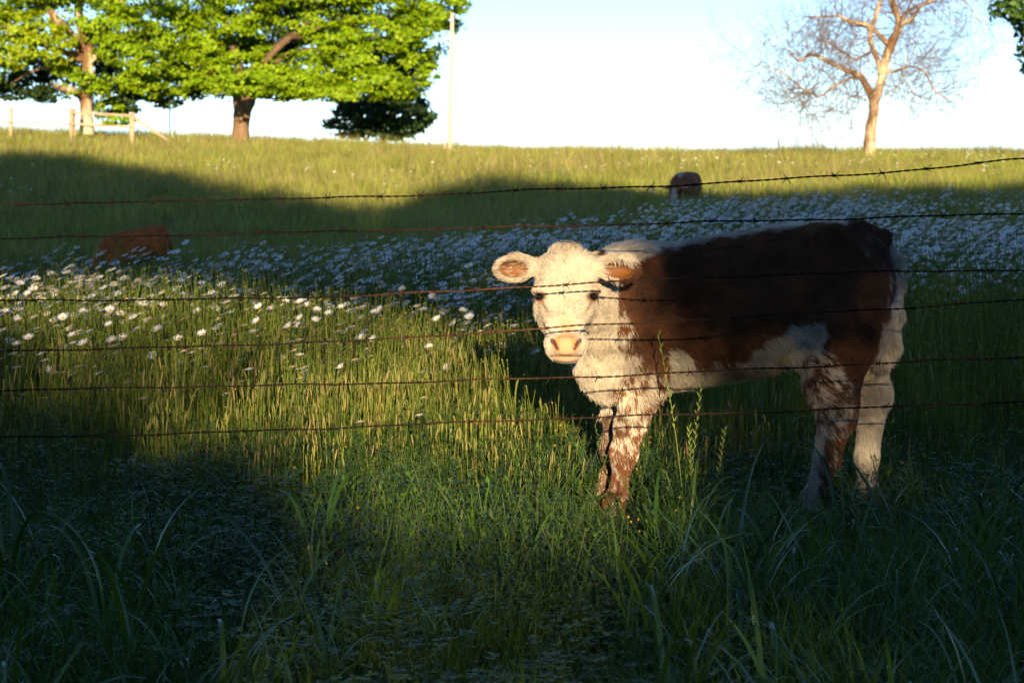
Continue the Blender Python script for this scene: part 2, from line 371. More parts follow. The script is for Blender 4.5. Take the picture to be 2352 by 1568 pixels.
# --- bare tree
YE = 66.0
def zpx(x, y): return ((1700 + x / 3.459) * 0.98824, (y / 3.459) * 0.98824)
ZS = 0.98824 / 3.459
bE = at(*zpx(1105, 1280), YE); bE[2] = float(terr(bE[0], YE)) - 0.05
tE = empty('bare_tree', bE, label='leafless pale-barked tree with crooked limbs on the right of the hill crest', cat='tree')
bare_tips = []
def bare(name, lst, dy=0.0, end=0.6):
    P = []; r = []
    for i, (x, y, rr) in enumerate(lst):
        a, b = zpx(x, y); t = i / (len(lst) - 1)
        P.append(at(a, b, YE + dy * t * end) - bE); r.append(rr * ZS * YE / F)
    o = limb_mesh(tE, name, P, r, M_bare, 9 if name == 'trunk' else 7, max(10, len(lst) * 4), 0.05)
    bare_tips.append((spline(np.column_stack([P, r]), 26)))
    return o
bare('trunk', [(1100, 1330, 56), (1105, 1270, 52), (1120, 1050, 46), (1145, 900, 42), (1150, 800, 44), (1155, 770, 42)])
bare('limb', [(1150, 820, 38), (1190, 700, 36), (1220, 580, 36), (1250, 450, 38), (1290, 350, 40), (1335, 250, 34), (1350, 180, 30), (1320, 90, 28), (1290, 0, 26), (1260, -150, 20), (1230, -320, 10)], 0.5)
bare('limb', [(1360, 200, 20), (1400, 180, 18), (1450, 150, 14), (1520, 60, 12), (1600, 10, 10), (1700, -10, 8), (1850, 0, 6), (1920, 60, 5), (2000, 170, 4), (2080, 250, 3), (2140, 340, 2)], -1.0)
bare('limb', [(1365, 180, 14), (1410, 100, 12), (1500, 60, 9), (1620, 0, 7), (1700, -60, 5), (1800, -140, 3)], 1.0)
bare('limb', [(1205, 600, 26), (1170, 470, 22), (1130, 380, 20), (1115, 280, 22), (1140, 200, 20), (1170, 100, 18), (1200, 0, 16), (1240, -120, 12), (1200, -260, 6)], -1.2)
bare('limb', [(1255, 350, 24), (1190, 280, 16), (1120, 225, 20), (1060, 190, 17), (960, 175, 14), (860, 130, 12), (780, 135, 9), (600, 140, 7)], -1.5)
bare('limb', [(1140, 790, 40), (1085, 690, 30), (1030, 610, 26), (930, 570, 20), (820, 520, 17), (720, 465, 15), (640, 440, 15), (580, 470, 12), (540, 490, 10), (490, 440, 5), (470, 400, 3)], -2.0)
bare('limb', [(1030, 615, 12), (930, 640, 10), (820, 700, 10), (740, 760, 9), (690, 775, 8), (660, 750, 8), (620, 745, 7), (540, 690, 7), (480, 640, 6), (380, 570, 5), (280, 540, 4), (180, 490, 3), (90, 440, 2)], -2.6)
bare('limb', [(645, 745, 6), (610, 800, 5), (570, 870, 4), (530, 930, 2)], -2.0); bare('limb', [(640, 745, 6), (560, 760, 5), (450, 790, 3), (330, 730, 2), (200, 640, 1.5)], -3)
bare('limb', [(1120, 420, 11), (1000, 475, 9), (920, 430, 8), (830, 380, 7), (740, 330, 5), (690, 310, 3)], 1.2)
bare('limb', [(1235, 580, 18), (1320, 575, 11), (1380, 550, 9), (1450, 535, 7), (1520, 560, 8), (1570, 610, 8), (1600, 670, 7), (1640, 740, 6), (1700, 775, 5), (1740, 790, 4), (1830, 770, 2)], -1.4)
bare('limb', [(1370, 560, 7), (1380, 620, 6), (1430, 700, 5), (1480, 770, 5), (1600, 800, 3)], 1.2)
bare('limb', [(1380, 545, 6), (1430, 480, 4), (1470, 390, 3), (1490, 330, 2)], 0.8)
bare('limb', [(1080, 800, 8), (1000, 780, 5), (940, 790, 3), (880, 830, 2)], -1.0); bare('limb', [(1215, 790, 6), (1290, 720, 4), (1370, 670, 3), (1440, 600, 2)], 1.0)
def build_twigs():
    mb = MB()
    def tw(p, d, L_, r0, lvl):
        n = 5; pts = [p]; q = p.copy(); dd = d.copy()
        for i in range(n):
            dd = dd + rng.standard_normal(3) * 0.17 + np.array([0, 0, 0.03]); dd /= np.linalg.norm(dd)
            q = q + dd * L_ / n; pts.append(q.copy())
        rr = np.linspace(r0, max(0.004, r0 * 0.35), n + 1)
        V, Q, T = tube(pts, rr, 4, False); mb.add(V, Q, T)
        if lvl > 0:
            for k in range(rng.integers(2, 5)):
                i = rng.integers(1, n + 1); a = rng.standard_normal(3); a -= a.dot(dd) * dd; a /= np.linalg.norm(a) + 1e-9
                e = dd * 0.7 + a * 0.8 + np.array([0, 0, 0.1]); e /= np.linalg.norm(e)
                tw(np.array(pts[i]), e, L_ * rng.uniform(0.4, 0.75), rr[i] * 0.65, lvl - 1)
    for k, b in enumerate(bare_tips):
        if k == 0: continue
        for i in range(3, 26, 1):
            p = b[i, :3]; r = b[i, 3]
            if r > 0.30 or rng.random() < 0.30: continue
            T = b[min(i + 1, 25), :3] - b[i - 1, :3]; T /= np.linalg.norm(T) + 1e-9
            for q in range(1 if r > .1 else 2):
                a = rng.standard_normal(3); a -= a.dot(T) * T; a /= np.linalg.norm(a) + 1e-9
                e = T * rng.uniform(0.1, 0.8) + a; e /= np.linalg.norm(e)
                tw(p, e, rng.uniform(0.7, 1.7), min(0.012, r * 0.45), 2)
    return mb
o = obj('twig_spray', build_twigs().mesh('twig_spray', M_twig), tE); o['kind'] = 'stuff'

# ------------------------------------------------------------------ things along the crest
def seg_box(a, b, wx, wy):
    """a bar with a rectangular section from a to b, edges chamfered"""
    a = np.asarray(a, float); b = np.asarray(b, float); t = b - a; L_ = np.linalg.norm(t); t /= L_
    up = np.array([0, 0, 1.0]) if abs(t[2]) < 0.8 else np.array([1.0, 0, 0])
    s = np.cross(t, up); s /= np.linalg.norm(s); u = np.cross(s, t)
    prof = [(-.5, -.38), (-.38, -.5), (.38, -.5), (.5, -.38), (.5, .38), (.38, .5), (-.38, .5), (-.5, .38)]
    V = [p + s * x * wx + u * y * wy for p in (a, b) for x, y in prof]
    Q = [(i, (i + 1) % 8, 8 + (i + 1) % 8, 8 + i) for i in range(8)]
    T = [(0, i + 1, i) for i in range(1, 7)] + [(8, 8 + i, 9 + i) for i in range(1, 7)]
    return np.array(V), np.array(Q), np.array(T)
def mesh_of(name, mat, *geo, smooth=False):
    mb = MB()
    for g in geo: mb.add(*g)
    return mb.mesh(name, mat, smooth)
YR = 69.0
fb = at(163, 308, YR); fb[2] = float(terr(fb[0], YR))
fen = empty('rail_fence', fb, label='weathered wooden post and rail fence with a slanted end brace under the left maple', cat='fence')
def fpt(px, py, dy=0.0): return at(px, py, YR + dy) - fb
for px, top, wd in ((25, 247, 9), (163, 248, 11), (303, 258, 13), (-120, 246, 10)):
    a = fpt(px, 330); b = fpt(px + 1, top); ww = wd * YR / F
    V, Q, T = tube([a, (a + b) / 2, b - [0, 0, 0.03], b], [ww / 2, ww / 2.05, ww / 2.1, ww / 2.8], 9, True, 0.03); obj('post', make_mesh('post', V, [Q, T], M_wood, None, True), fen)
for a, b, s in (((163, 259), (303, 266), 5.5), ((-120, 281), (25, 281), 4), ((25, 281), (163, 285), 4), ((163, 284), (240, 289), 6), ((240, 289), (303, 292), 5)):
    V, Q, T = seg_box(fpt(*a, -.09), fpt(*b, -.09), 0.05, s * YR / F); obj('rail', make_mesh('rail', V, [Q, T], M_wood), fen)
V, Q, T = seg_box(fpt(303, 267, 0.1), fpt(385, 322, 0.1), 0.07, 6 * YR / F); obj('brace', make_mesh('brace', V, [Q, T], M_wood), fen)
V, Q, T = seg_box(fpt(171, 250, .15), fpt(171, 330, .15), 0.07, 5 * YR / F); obj('post', make_mesh('post', V, [Q, T], M_wood), fen)
# low dark block behind the fence
q = at(228, 306, 72.0); q[2] = float(terr(q[0], 72.0))
tr = empty('stump', q, label='low dark brown stump just right of the sunlit trunk behind the rail fence', cat='stump')
V, Q, T = tube([np.array([0, 0, -.1]), np.array([0, 0, .12]), np.array([0, 0, .30]), np.array([.01, 0, .33])], [.40, .36, .34, .30], 14, True, 0.05); obj('stump_body', make_mesh('stump_body', V, [Q, T], M_brown, None, True), tr)
V, Q, T = tube([np.array([0, 0, .33]), np.array([0, 0, .345])], [.28, .26], 14, True, 0.02); obj('cut_face', make_mesh('cut_face', V, [Q, T], M_bark), tr)
# steel T-posts
def tpost(px, top, Y, wd, label, bot=None):
    b = at(px, 330, Y); z0 = float(terr(b[0], Y)); t = at(px, top, Y); h = t[2] - z0
    o = empty('steel_post', (b[0], Y, z0), label=label, cat='fence post', group='steel posts along the crest')
    s = wd * Y / F
    obj('stem', mesh_of('stem', M_steel, seg_box((0, -s * .3, -.2), (0.01, -s * .3, h), s, s * .25), seg_box((0, s * .1, -.2), (0.01, s * .1, h - .004), s * .28, s * .7)), o)
    mb = MB()
    for k in range(int(h / 0.12)): mb.add(*seg_box((-s * .22, -s * .5, .1 + k * .12), (s * .22, -s * .5, .1 + k * .12), s * .3, .03))
    if mb.n:
        k_ = obj('stud', mb.mesh('stud', M_steel, False), o); k_['kind'] = 'stuff'
tpost(390, 236, 72, 4.5, 'tall grey steel post standing between the rail fence brace and the thick trunk')
tpost(402, 252, 78, 2.5, 'thin pale steel post just behind the tall grey post left of the thick trunk')
tpost(722, 298, 73, 2.6, 'short thin steel post between the thick maple trunk and the dark young tree')
tpost(1788, 316, 68, 4.6, 'short grey steel post on the crest to the left of the bare tree')
tpost(2208, 303, 70, 3.0, 'thin pale steel post on the crest to the right of the bare tree')
tpost(2296, 332, 66, 2.6, 'shortest steel post, near the right edge beside the crest weeds')
# pale utility pole
YP = 70.0
b = at(1035, 338, YP); z0 = float(terr(b[0], YP)); po = empty('utility_pole', (b[0], YP, z0), label='pale wooden pole on the crest just right of the broad maple', cat='pole')
V, Q, T = tube([np.array([-.03, 0, -.3]), np.array([0, 0, 2]), np.array([.04, 0, 3.2]), np.array([.055, 0, 4.15])], [.072, .068, .06, .05], 10, True, 0.01); obj('shaft', make_mesh('shaft', V, [Q, T], M_pole, None, True), po)
V, Q, T = tube([np.array([-.16, .1, -.2]), np.array([-.16, .1, .35]), np.array([-.155, .1, .42])], [.05, .05, .03], 8, True, .02); obj('stub', make_mesh('stub', V, [Q, T], M_pole, None, True), po)

# ------------------------------------------------------------------ trees behind the viewer: the low sun shines over and between them
TQ = -18.0
SA, CA = math.sin(SUN_AZ), math.cos(SUN_AZ); TANE = math.tan(SUN_EL)
def sunplane(p):
    """where the sun ray through p crosses the tree line: (u across, Z height)"""
    p = np.asarray(p, float); q = p[..., 0] * SA + p[..., 1] * CA; u = p[..., 0] * CA - p[..., 1] * SA
    return u, p[..., 2] + (q - TQ) * TANE
SH = [(-300, 352), (0, 357), (200, 366), (330, 392), (450, 412), (560, 436), (680, 452), (760, 468), (880, 486), (930, 470), (980, 438), (1100, 424), (1250, 425), (1400, 432), (1480, 452), (1600, 466), (1700, 464), (1900, 452), (2100, 444), (2352, 432), (2700, 425)]
tops = np.array([sunplane(ground_at(px, py, 16)) for px, py in SH])
tops = tops[np.argsort(tops[:, 0])]
def poly_sd(P, poly):
    """signed distance to a polygon, negative inside"""
    poly = np.asarray(poly, float); A = poly; B = np.roll(poly, -1, 0)
    d = np.full(len(P), 1e9); ins = np.zeros(len(P), bool)
    for a, b in zip(A, B):
        e = b - a; wv = P - a; t = np.clip((wv @ e) / (e @ e), 0, 1)
        d = np.minimum(d, np.linalg.norm(wv - t[:, None] * e, axis=1))
        c = (a[1] > P[:, 1]) != (b[1] > P[:, 1])
        xi = a[0] + (P[:, 1] - a[1]) * (b[0] - a[0]) / (b[1] - a[1] + 1e-12)
        ins ^= c & (P[:, 0] < xi)
    return np.where(ins, -d, d)
GAP = [(-2.25, 5.40), (-1.25, 5.06), (-0.75, 4.88), (-0.35, 4.74), (0.15, 4.62), (0.80, 4.62), (0.92, 4.75), (0.96, 5.2), (0.92, 5.48), (0.74, 5.54), (0.40, 5.64), (-0.5, 5.84), (-1.2, 6.02), (-2.3, 6.20)]
GAP2 = [(1.53, 4.75), (1.74, 4.75), (1.78, 5.40), (1.58, 5.40)]
tn = Noise(5)
def cover(u, Z):
    """share of sunlight the leaves stop at this place on the tree line"""
    c = np.ones(len(u))
    top = np.interp(u, tops[:, 0], tops[:, 1]) + 0.18 * tn(np.stack([u, u * 0, u * 0], -1), 2.2)
    c[Z > top] = 0
    P = np.stack([u, Z], 1)
    d = poly_sd(P, GAP)
    thin = np.where(Z < 5.22, .04, .20) + np.clip((-u - 0.40) / .55, 0, 1) * np.where(Z > 5.72, .28, .70) * np.clip(1 + .5 * tn(np.stack([u, Z * .4, 0 * u], -1), 6.0), .3, 1.2)
    thin = np.where((u < .22) & (Z > 5.38) & (Z < 5.74), np.maximum(thin, .52), thin)
    thin = np.where(Z > 5.12, np.maximum(thin, np.clip((u - .58) / .34, 0, .8)), thin)                # the opening is thinner on its left
    zl = np.interp(u, [-2.25, -1.25, -.75, -.35, .15], [5.40, 5.06, 4.88, 4.74, 4.62]); thin = np.maximum(thin, np.clip((zl + .34 - Z) / .34, 0, .9) * sstep(.1, -.5, u))
    c = np.where(d < 0, thin, c)
    d2 = poly_sd(P, GAP2); c = np.where(d2 < 0, 0.90, c)
    c = np.where((Z < 4.70) & (Z > 4.18) & (u > -0.3) & (u < 0.85) & (c >= 1), 0.86, c)
    c = np.where((u > 1.0) & (u < 1.48) & (Z > 5.00) & (Z < 5.16), 0.92, c)
    return c
def shade_leaves(u0, u1, z0f, z1f, n, depth, size, thin=False, per=1.0):
    u = rng.uniform(u0, u1, n); q = TQ + rng.uniform(-depth, depth, n); z = rng.uniform(z0f, z1f, n)
    p = np.stack([u * CA + q * SA, q * CA - u * SA, z], -1)
    uu, Z = sunplane(p)
    # leaves have a width: keep clear of the openings by about half a leaf
    c = cover(uu, Z)
    for du, dz in ((size * .32, 0), (-size * .32, 0), (0, size * .32), (0, -size * .32)): c = np.minimum(c, cover(uu + du, Z + dz) + 0.0)
    keep = (rng.random(n) < np.where(c <= 0, 0, -np.log(1 - np.minimum(c, .99)) / per)) & (c < 1) if thin else (c >= 1) & (rng.random(n) < np.clip((np.interp(uu, tops[:, 0], tops[:, 1]) - Z) / 1.6 + .03, .03, 1))
    p = p[keep]; Nn = rng.standard_normal((len(p), 3)) + np.array([0, 0.9, 0.2]); Nn /= np.linalg.norm(Nn, axis=1)[:, None]
    return leaf_quads(p, Nn, size, pal(len(p), DGREENS + GREENS[:1]))
edges = [-24, -13, -5.5, 1.1, 8, 16, 26]
labs = ['leafy tree at the far left of the line standing behind the viewer', 'leafy tree behind the viewer, left of the sun gap', 'leafy tree behind the viewer with the sun gap under its crown',
        'leafy tree behind the viewer, right of the sun gap', 'leafy tree behind the viewer, fourth in the line', 'leafy tree at the far right of the line standing behind the viewer']
for k in range(6):
    u0, u1 = edges[k], edges[k + 1]; uc = (u0 + u1) / 2 + (0.0 if k != 2 else -1.0)
    base = np.array([uc * CA + (TQ - 3.2) * SA, (TQ - 3.2) * CA - uc * SA, 0.0])
    t = empty('hedgerow_tree', base, label=labs[k], cat='tree', group='trees standing behind the viewer')
    hi = max(np.interp(np.linspace(u0, u1, 9), tops[:, 0], tops[:, 1])) + 0.8
    V, Q, cc = shade_leaves(u0, u1, 4.6, hi, int((u1 - u0) * (hi - 4.6) * 330), 2.2, 0.30)
    if k in (2, 3):
        ta = .11 * .11 * .378 * 1.05 * .62; n_ = int((u1 - u0) * 2.4 * 3.0 / ta); V2, Q2, c2 = shade_leaves(u0, u1, 4.0, 6.4, n_, .8, .11, True, 3.0)
        if len(V2): Q = np.vstack([Q, Q2 + len(V)]); V = np.vstack([V, V2]); cc = np.vstack([cc, c2])
    obj('crown', make_mesh('crown', V - base, Q, M_dark_leaf, cc), t)
    limb_mesh(t, 'trunk', [(0, 0, -.2), (0.1, 0.3, 2.0), (0, 1.0, 4.4)], [.34, .28, .24], M_bark, 10, 8)
    for s in (-1, 1): limb_mesh(t, 'limb', [(0, .9, 4.3), (s * 1.0, 1.8, 6.6), (s * 2.2, 2.8, 8.6)], [.2, .13, .05], M_bark, 7, 8)
    ub = edges[k]
    bb = np.array([(u0 + u1) / 2 * CA + TQ * SA, TQ * CA - (u0 + u1) / 2 * SA, 0.0])
    hb = empty('hedgerow_bush', bb, label=labs[k].replace('leafy tree', 'tall bush').replace('with the sun gap under its crown', 'under the sun gap').replace('the line standing', 'the bushes standing').replace('fourth in the line', 'fourth of the bushes'), cat='bush', group='bushes standing behind the viewer')
    V, Q, cc = shade_leaves(u0, u1, 0.1, 4.95, int((u1 - u0) * 4.9 * 330), 1.4, 0.26)
    obj('foliage', make_mesh('foliage', V - bb, Q, M_dark_leaf, cc), hb)
    for s in (-1.5, 0, 1.5): limb_mesh(hb, 'stem', [(s, 0, -.1), (s * 1.1, .1, 1.5), (s * 1.3, 0, 3.2)], [.06, .045, .02], M_brown, 6, 6)

# ------------------------------------------------------------------ barbed wire fence
def fy(x): return 7.86 - 0.10 * x
WIRES = [
 [(0, 468), (147, 467), (350, 464), (550, 457), (752, 455), (968, 449), (1172, 437), (1378, 433), (1580, 424), (1690, 418), (1908, 405), (2133, 388), (2352, 364)],
 [(0, 548), (418, 540), (740, 532), (1080, 524), (1400, 516), (1620, 510), (1960, 502), (2352, 490)],
 [(0, 690), (380, 688), (620, 685), (850, 678), (1060, 668), (1235, 656), (1588, 638), (1891, 627), (2125, 622), (2352, 620)],
 [(0, 805), (300, 800), (600, 790), (850, 782), (1000, 770), (1321, 749), (1427, 743), (1548, 737), (1646, 731), (1891, 717), (2125, 704), (2352, 688)],
 [(0, 897), (400, 888), (800, 882), (1100, 872), (1311, 867), (1528, 857), (1725, 848), (2125, 829), (2352, 820)],
 [(0, 1005), (400, 996), (700, 985), (980, 973), (1235, 962), (1477, 954), (1679, 948), (1881, 941), (2125, 930), (2352, 922)]]
BARB0 = [50, 85, 75, 120, 40, 60]
WLAB = ['topmost', 'second from the top', 'third from the top', 'third from the bottom', 'second from the bottom', 'lowest']
fence = empty('barbed_wire_fence', (-5.6, fy(-5.6), 0), label='rusty barbed wire fence of six twisted strands stretched in front of the calf', cat='fence')
fo = np.array([-5.6, fy(-5.6), 0])
def wire_pt(px, py):
    Y = 7.86
    for _ in range(4): p = at(px, py, Y); Y = fy(p[0])
    return at(px, py, Y)
def barb_mesh(v):
    g = np.random.default_rng(90 + v); mb = MB()
    th = np.linspace(0, 2 * math.pi * 2.3, 20); xx = np.linspace(-.005, .005, 20)
    pts = np.stack([xx, .0042 * np.cos(th), .0042 * np.sin(th)], -1)
    V, Q, T = tube(pts, .0015, 5, True, up=(1, .01, .02)); mb.add(V, Q, T, (.45,) * 3)
    for k in range(4):
        a = g.uniform(0, 6.28); s = -1 if k % 2 else 1
        d = np.array([s * g.uniform(.15, .8), math.cos(a), math.sin(a)]); d /= np.linalg.norm(d)
        p0 = np.array([s * .0045, .003 * math.cos(a), .003 * math.sin(a)])
        V, Q, T = tube([p0, p0 + d * .009, p0 + d * g.uniform(.015, .021)], [.0015, .0014, .0004], 5); mb.add(V, Q, T, (.45,) * 3)
    return mb.mesh('barb', M_wire, True)
BARBS = [barb_mesh(v) for v in range(6)]
for wi, wl in enumerate(WIRES):
    P = np.array([wire_pt(*p) for p in wl])
    sl_, sr = (P[1] - P[0]) / (P[1, 0] - P[0, 0]), (P[-1] - P[-2]) / (P[-1, 0] - P[-2, 0])
    e0 = np.array([-5.6, fy(-5.6), P[0, 2] + 0.02 * (wi - 2)]); e1 = np.array([5.6, fy(5.6), P[-1, 2] + 0.12])
    P = np.vstack([e0, P[0] + (e0 - P[0]) * .5 + [0, 0, -.01], P, P[-1] + (e1 - P[-1]) * .5, e1])
    S = np.linspace(-5.58, 5.58, 1900)
    z = np.interp(S, P[:, 0], P[:, 2]); ker = np.hanning(61); ker /= ker.sum(); z = np.convolve(np.pad(z, 30, 'edge'), ker, 'valid')
    z += 0.0018 * np.sin(S * 9 + wi * 2) + 0.0012 * np.sin(S * 21 + wi)
    c = np.stack([S, fy(S), z], -1); ph = S * 2 * math.pi / 0.052 + wi
    off = np.stack([0 * S, np.cos(ph), np.sin(ph)], -1) * .00165
    mb = MB()
    sunlit_rust = .12 + 1.0 * np.clip(np.exp(-((S + .25 - .1 * wi) / .42) ** 2) * (1.0 if 2 <= wi <= 3 else .35 if wi != 4 else .55) + .12 * np.sin(S * 7 + wi * 1.7), 0, 1)  # brighter stretch imitates sunlight falling on the rusty strands
    rv = np.concatenate([np.repeat(sunlit_rust, 5), sunlit_rust[[0, -1]]])[:, None] * np.ones(3)
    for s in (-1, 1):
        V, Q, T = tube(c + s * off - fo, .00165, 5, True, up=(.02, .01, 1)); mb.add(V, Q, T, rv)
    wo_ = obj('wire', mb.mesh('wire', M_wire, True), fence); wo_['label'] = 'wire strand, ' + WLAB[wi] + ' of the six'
    x0 = wire_pt(BARB0[wi], 600)[0]
    for k in range(-2, 25):
        x = x0 + k * 0.148 + random.uniform(-.012, .012)
        if abs(x) > 2.1: continue
        zz = float(np.interp(x, S, z)); b_ = obj('barb', BARBS[random.randrange(6)], wo_, np.array([x, fy(x), zz]) - fo)
        b_.rotation_euler = (random.uniform(0, 6.28), 0.03, -.1)
for x in (-5.6, 5.6):
    p0 = np.array([x, fy(x) + .03, -.3]) - fo
    V, Q, T = tube([p0, p0 + [0, 0, 1.0], p0 + [0, 0, 1.65], p0 + [0, 0, 1.68]], [.05, .048, .046, .035], 10, True, .03); obj('post', make_mesh('post', V, [Q, T], M_wood, None, True), fence)

# ------------------------------------------------------------------ animals: a smooth body grown from blended shapes
def smin(a, b, k):
    h = np.maximum(k - np.abs(a - b), 0) / k
    return np.minimum(a, b) - h * h * k * 0.25
def sd_cone(P, a, b, ra, rb):
    a = np.asarray(a, np.float32); e = np.asarray(b, np.float32) - a; wv = P - a
    t = np.clip((wv @ e) / (e @ e), 0, 1)
    return np.sqrt(((wv - t[..., None] * e) ** 2).sum(-1)) - (ra + (rb - ra) * t)
def sd_ell(P, c, r, M=None):
    q = P - np.asarray(c, np.float32)
    if M is not None: q = q @ np.asarray(M, np.float32).T
    r = np.asarray(r, np.float32)
    k0 = np.sqrt(((q / r) ** 2).sum(-1)); k1 = np.sqrt(((q / (r * r)) ** 2).sum(-1)) + 1e-6
    return k0 * (k0 - 1) / k1
def surface_nets(D, o, h):
    S = D < 0; nx, ny, nz = D.shape
    cs = np.zeros((nx - 1, ny - 1, nz - 1), np.int8)
    for i in (0, 1):
        for j in (0, 1):
            for k in (0, 1): cs += S[i:nx - 1 + i, j:ny - 1 + j, k:nz - 1 + k]
    act = np.argwhere((cs > 0) & (cs < 8)); n = len(act)
    idx = np.full(cs.shape, -1, np.int64); idx[tuple(act.T)] = np.arange(n)
    acc = np.zeros((n, 3)); cnt = np.zeros(n)
    cor = [(i, j, k) for i in (0, 1) for j in (0, 1) for k in (0, 1)]
    for a in range(8):
        for b in range(a + 1, 8):
            da = np.abs(np.subtract(cor[a], cor[b]))
            if da.sum() != 1: continue
            va = D[tuple((act + cor[a]).T)]; vb = D[tuple((act + cor[b]).T)]
            m = (va < 0) != (vb < 0); t = np.where(m, va / np.where(m, va - vb, 1), 0)
            p = np.array(cor[a]) + t[:, None] * (np.array(cor[b]) - np.array(cor[a]))
            acc += p * m[:, None]; cnt += m
    V = (act + acc / cnt[:, None]) * h + o
    Q = []
    for ax in range(3):
        b, c = [(1, 2), (2, 0), (0, 1)][ax]
        s0 = np.swapaxes(S, 0, ax) if ax else S
        lo = [slice(1, -1)] * 3; hi = [slice(1, -1)] * 3
        lo[ax] = slice(0, -1); hi[ax] = slice(1, None)
        A = S[tuple(lo)]; Bq = S[tuple(hi)]
        e = np.argwhere(A != Bq); off = np.ones(3, int); off[ax] = 0; e = e + off
        inside = S[tuple(e.T)]
        db = np.zeros(3, int); db[b] = 1; dc = np.zeros(3, int); dc[c] = 1
        q = np.stack([idx[tuple((e - db - dc).T)], idx[tuple((e - dc).T)], idx[tuple(e.T)], idx[tuple((e - db).T)]], -1)
        q = np.where(inside[:, None], q, q[:, ::-1]); Q.append(q)
    return V, np.concatenate(Q)
def build_sdf(prims, lo, hi, h, carve=()):
    lo = np.asarray(lo, float); hi = np.asarray(hi, float)
    n = np.ceil((hi - lo) / h).astype(int) + 1
    g = np.stack(np.meshgrid(*[(lo[i] + np.arange(n[i]) * h).astype(np.float32) for i in range(3)], indexing='ij'), -1)
    D = np.full(tuple(n), 0.5, np.float32)
    for f, b0, b1, k in prims:
        i0 = np.clip(((np.asarray(b0) - k - .03 - lo) / h).astype(int), 0, n - 1); i1 = np.clip(((np.asarray(b1) + k + .03 - lo) / h).astype(int) + 2, 1, n)
        s = tuple(slice(a, b) for a, b in zip(i0, i1))
        D[s] = smin(D[s], f(g[s]), k)
    for f, b0, b1, k in carve:
        i0 = np.clip(((np.asarray(b0) - k - .02 - lo) / h).astype(int), 0, n - 1); i1 = np.clip(((np.asarray(b1) + k + .02 - lo) / h).astype(int) + 2, 1, n)
        s = tuple(slice(a, b) for a, b in zip(i0, i1))
        D[s] = -smin(-D[s], f(g[s]), k)
    return surface_nets(D, lo, h)
def cone(a, b, ra, rb, k=.04):
    a, b = np.asarray(a, float), np.asarray(b, float); m = max(ra, rb)
    return (lambda P: sd_cone(P, a, b, ra, rb), np.minimum(a, b) - m, np.maximum(a, b) + m, k)
def ell(c, r, k=.04, M=None):
    m = max(r)
    return (lambda P: sd_ell(P, c, r, M), np.asarray(c) - m, np.asarray(c) + m, k)
def loft_x(sec, yc, k=.05, pw=2.2):
    """body lofted along X: rows x, top, bottom, half width, (y offset)"""
    sec = np.asarray(sec, float); xs = np.linspace(sec[0, 0], sec[-1, 0], 120); q = np.array([np.interp(xs, sec[:, 0], sec[:, i]) for i in range(1, sec.shape[1])])
    ker = np.hanning(15); ker /= ker.sum()
    q = np.array([np.convolve(np.pad(r, 7, 'reflect', reflect_type='odd'), ker, 'valid') for r in q])
    def f(P):
        x = P[..., 0]; top = np.interp(x, xs, q[0]); bot = np.interp(x, xs, q[1]); wd = np.interp(x, xs, q[2])
        yo = yc + (np.interp(x, xs, q[3]) if len(q) > 3 else 0)
        zc = (top + bot) / 2; hh = np.maximum((top - bot) / 2, .01)
        # egg section: widest a little below the middle
        zn = (P[..., 2] - zc) / hh; yn = (P[..., 1] - yo) / np.maximum(wd * (1 - .12 * zn), .01)
        d = ((np.abs(yn) ** pw + np.abs(zn) ** pw) ** (1 / pw) - 1) * np.minimum(wd, hh)
        dx = np.maximum(np.maximum(xs[0] - x, x - xs[-1]), 0)
        return np.where(dx > 0, np.maximum(d, 0) + dx, d).astype(np.float32)
    lo = [xs[0], yc - sec[:, 3].max() - .1, sec[:, 2].min()]; hi = [xs[-1], yc + sec[:, 3].max() + .1, sec[:, 1].max()]
    return (f, np.array(lo), np.array(hi), k)
def loft_z(sec, k=.03, pw=2.6):
    """head lofted downwards: rows z, xc, half width, y front, y back"""
    sec = np.asarray(sec, float)[::-1]; zs = np.linspace(sec[0, 0], sec[-1, 0], 90); q = np.array([np.interp(zs, sec[:, 0], sec[:, i]) for i in range(1, 5)])
    ker = np.hanning(11); ker /= ker.sum(); q = np.array([np.convolve(np.pad(r, 5, 'reflect', reflect_type='odd'), ker, 'valid') for r in q])
    def f(P):
        z = P[..., 2]; xc, wd, yf, yb = [np.interp(z, zs, r) for r in q]
        yc = (yf + yb) / 2; hy = np.maximum((yb - yf) / 2, .005); wd = np.maximum(wd, .005)
        xn = (P[..., 0] - xc) / wd; yn = (P[..., 1] - yc) / hy
        d = ((np.abs(xn) ** pw + np.abs(yn) ** pw) ** (1 / pw) - 1) * np.minimum(wd, hy)
        dz = np.maximum(np.maximum(zs[0] - z, z - zs[-1]), 0)
        return np.where(dz > 0, np.maximum(d, 0) + dz, d).astype(np.float32)
    lo = [q[0].min() - q[1].max(), q[2].min(), zs[0]]; hi = [q[0].max() + q[1].max(), q[3].max(), zs[-1]]
    return (f, np.array(lo), np.array(hi), k)

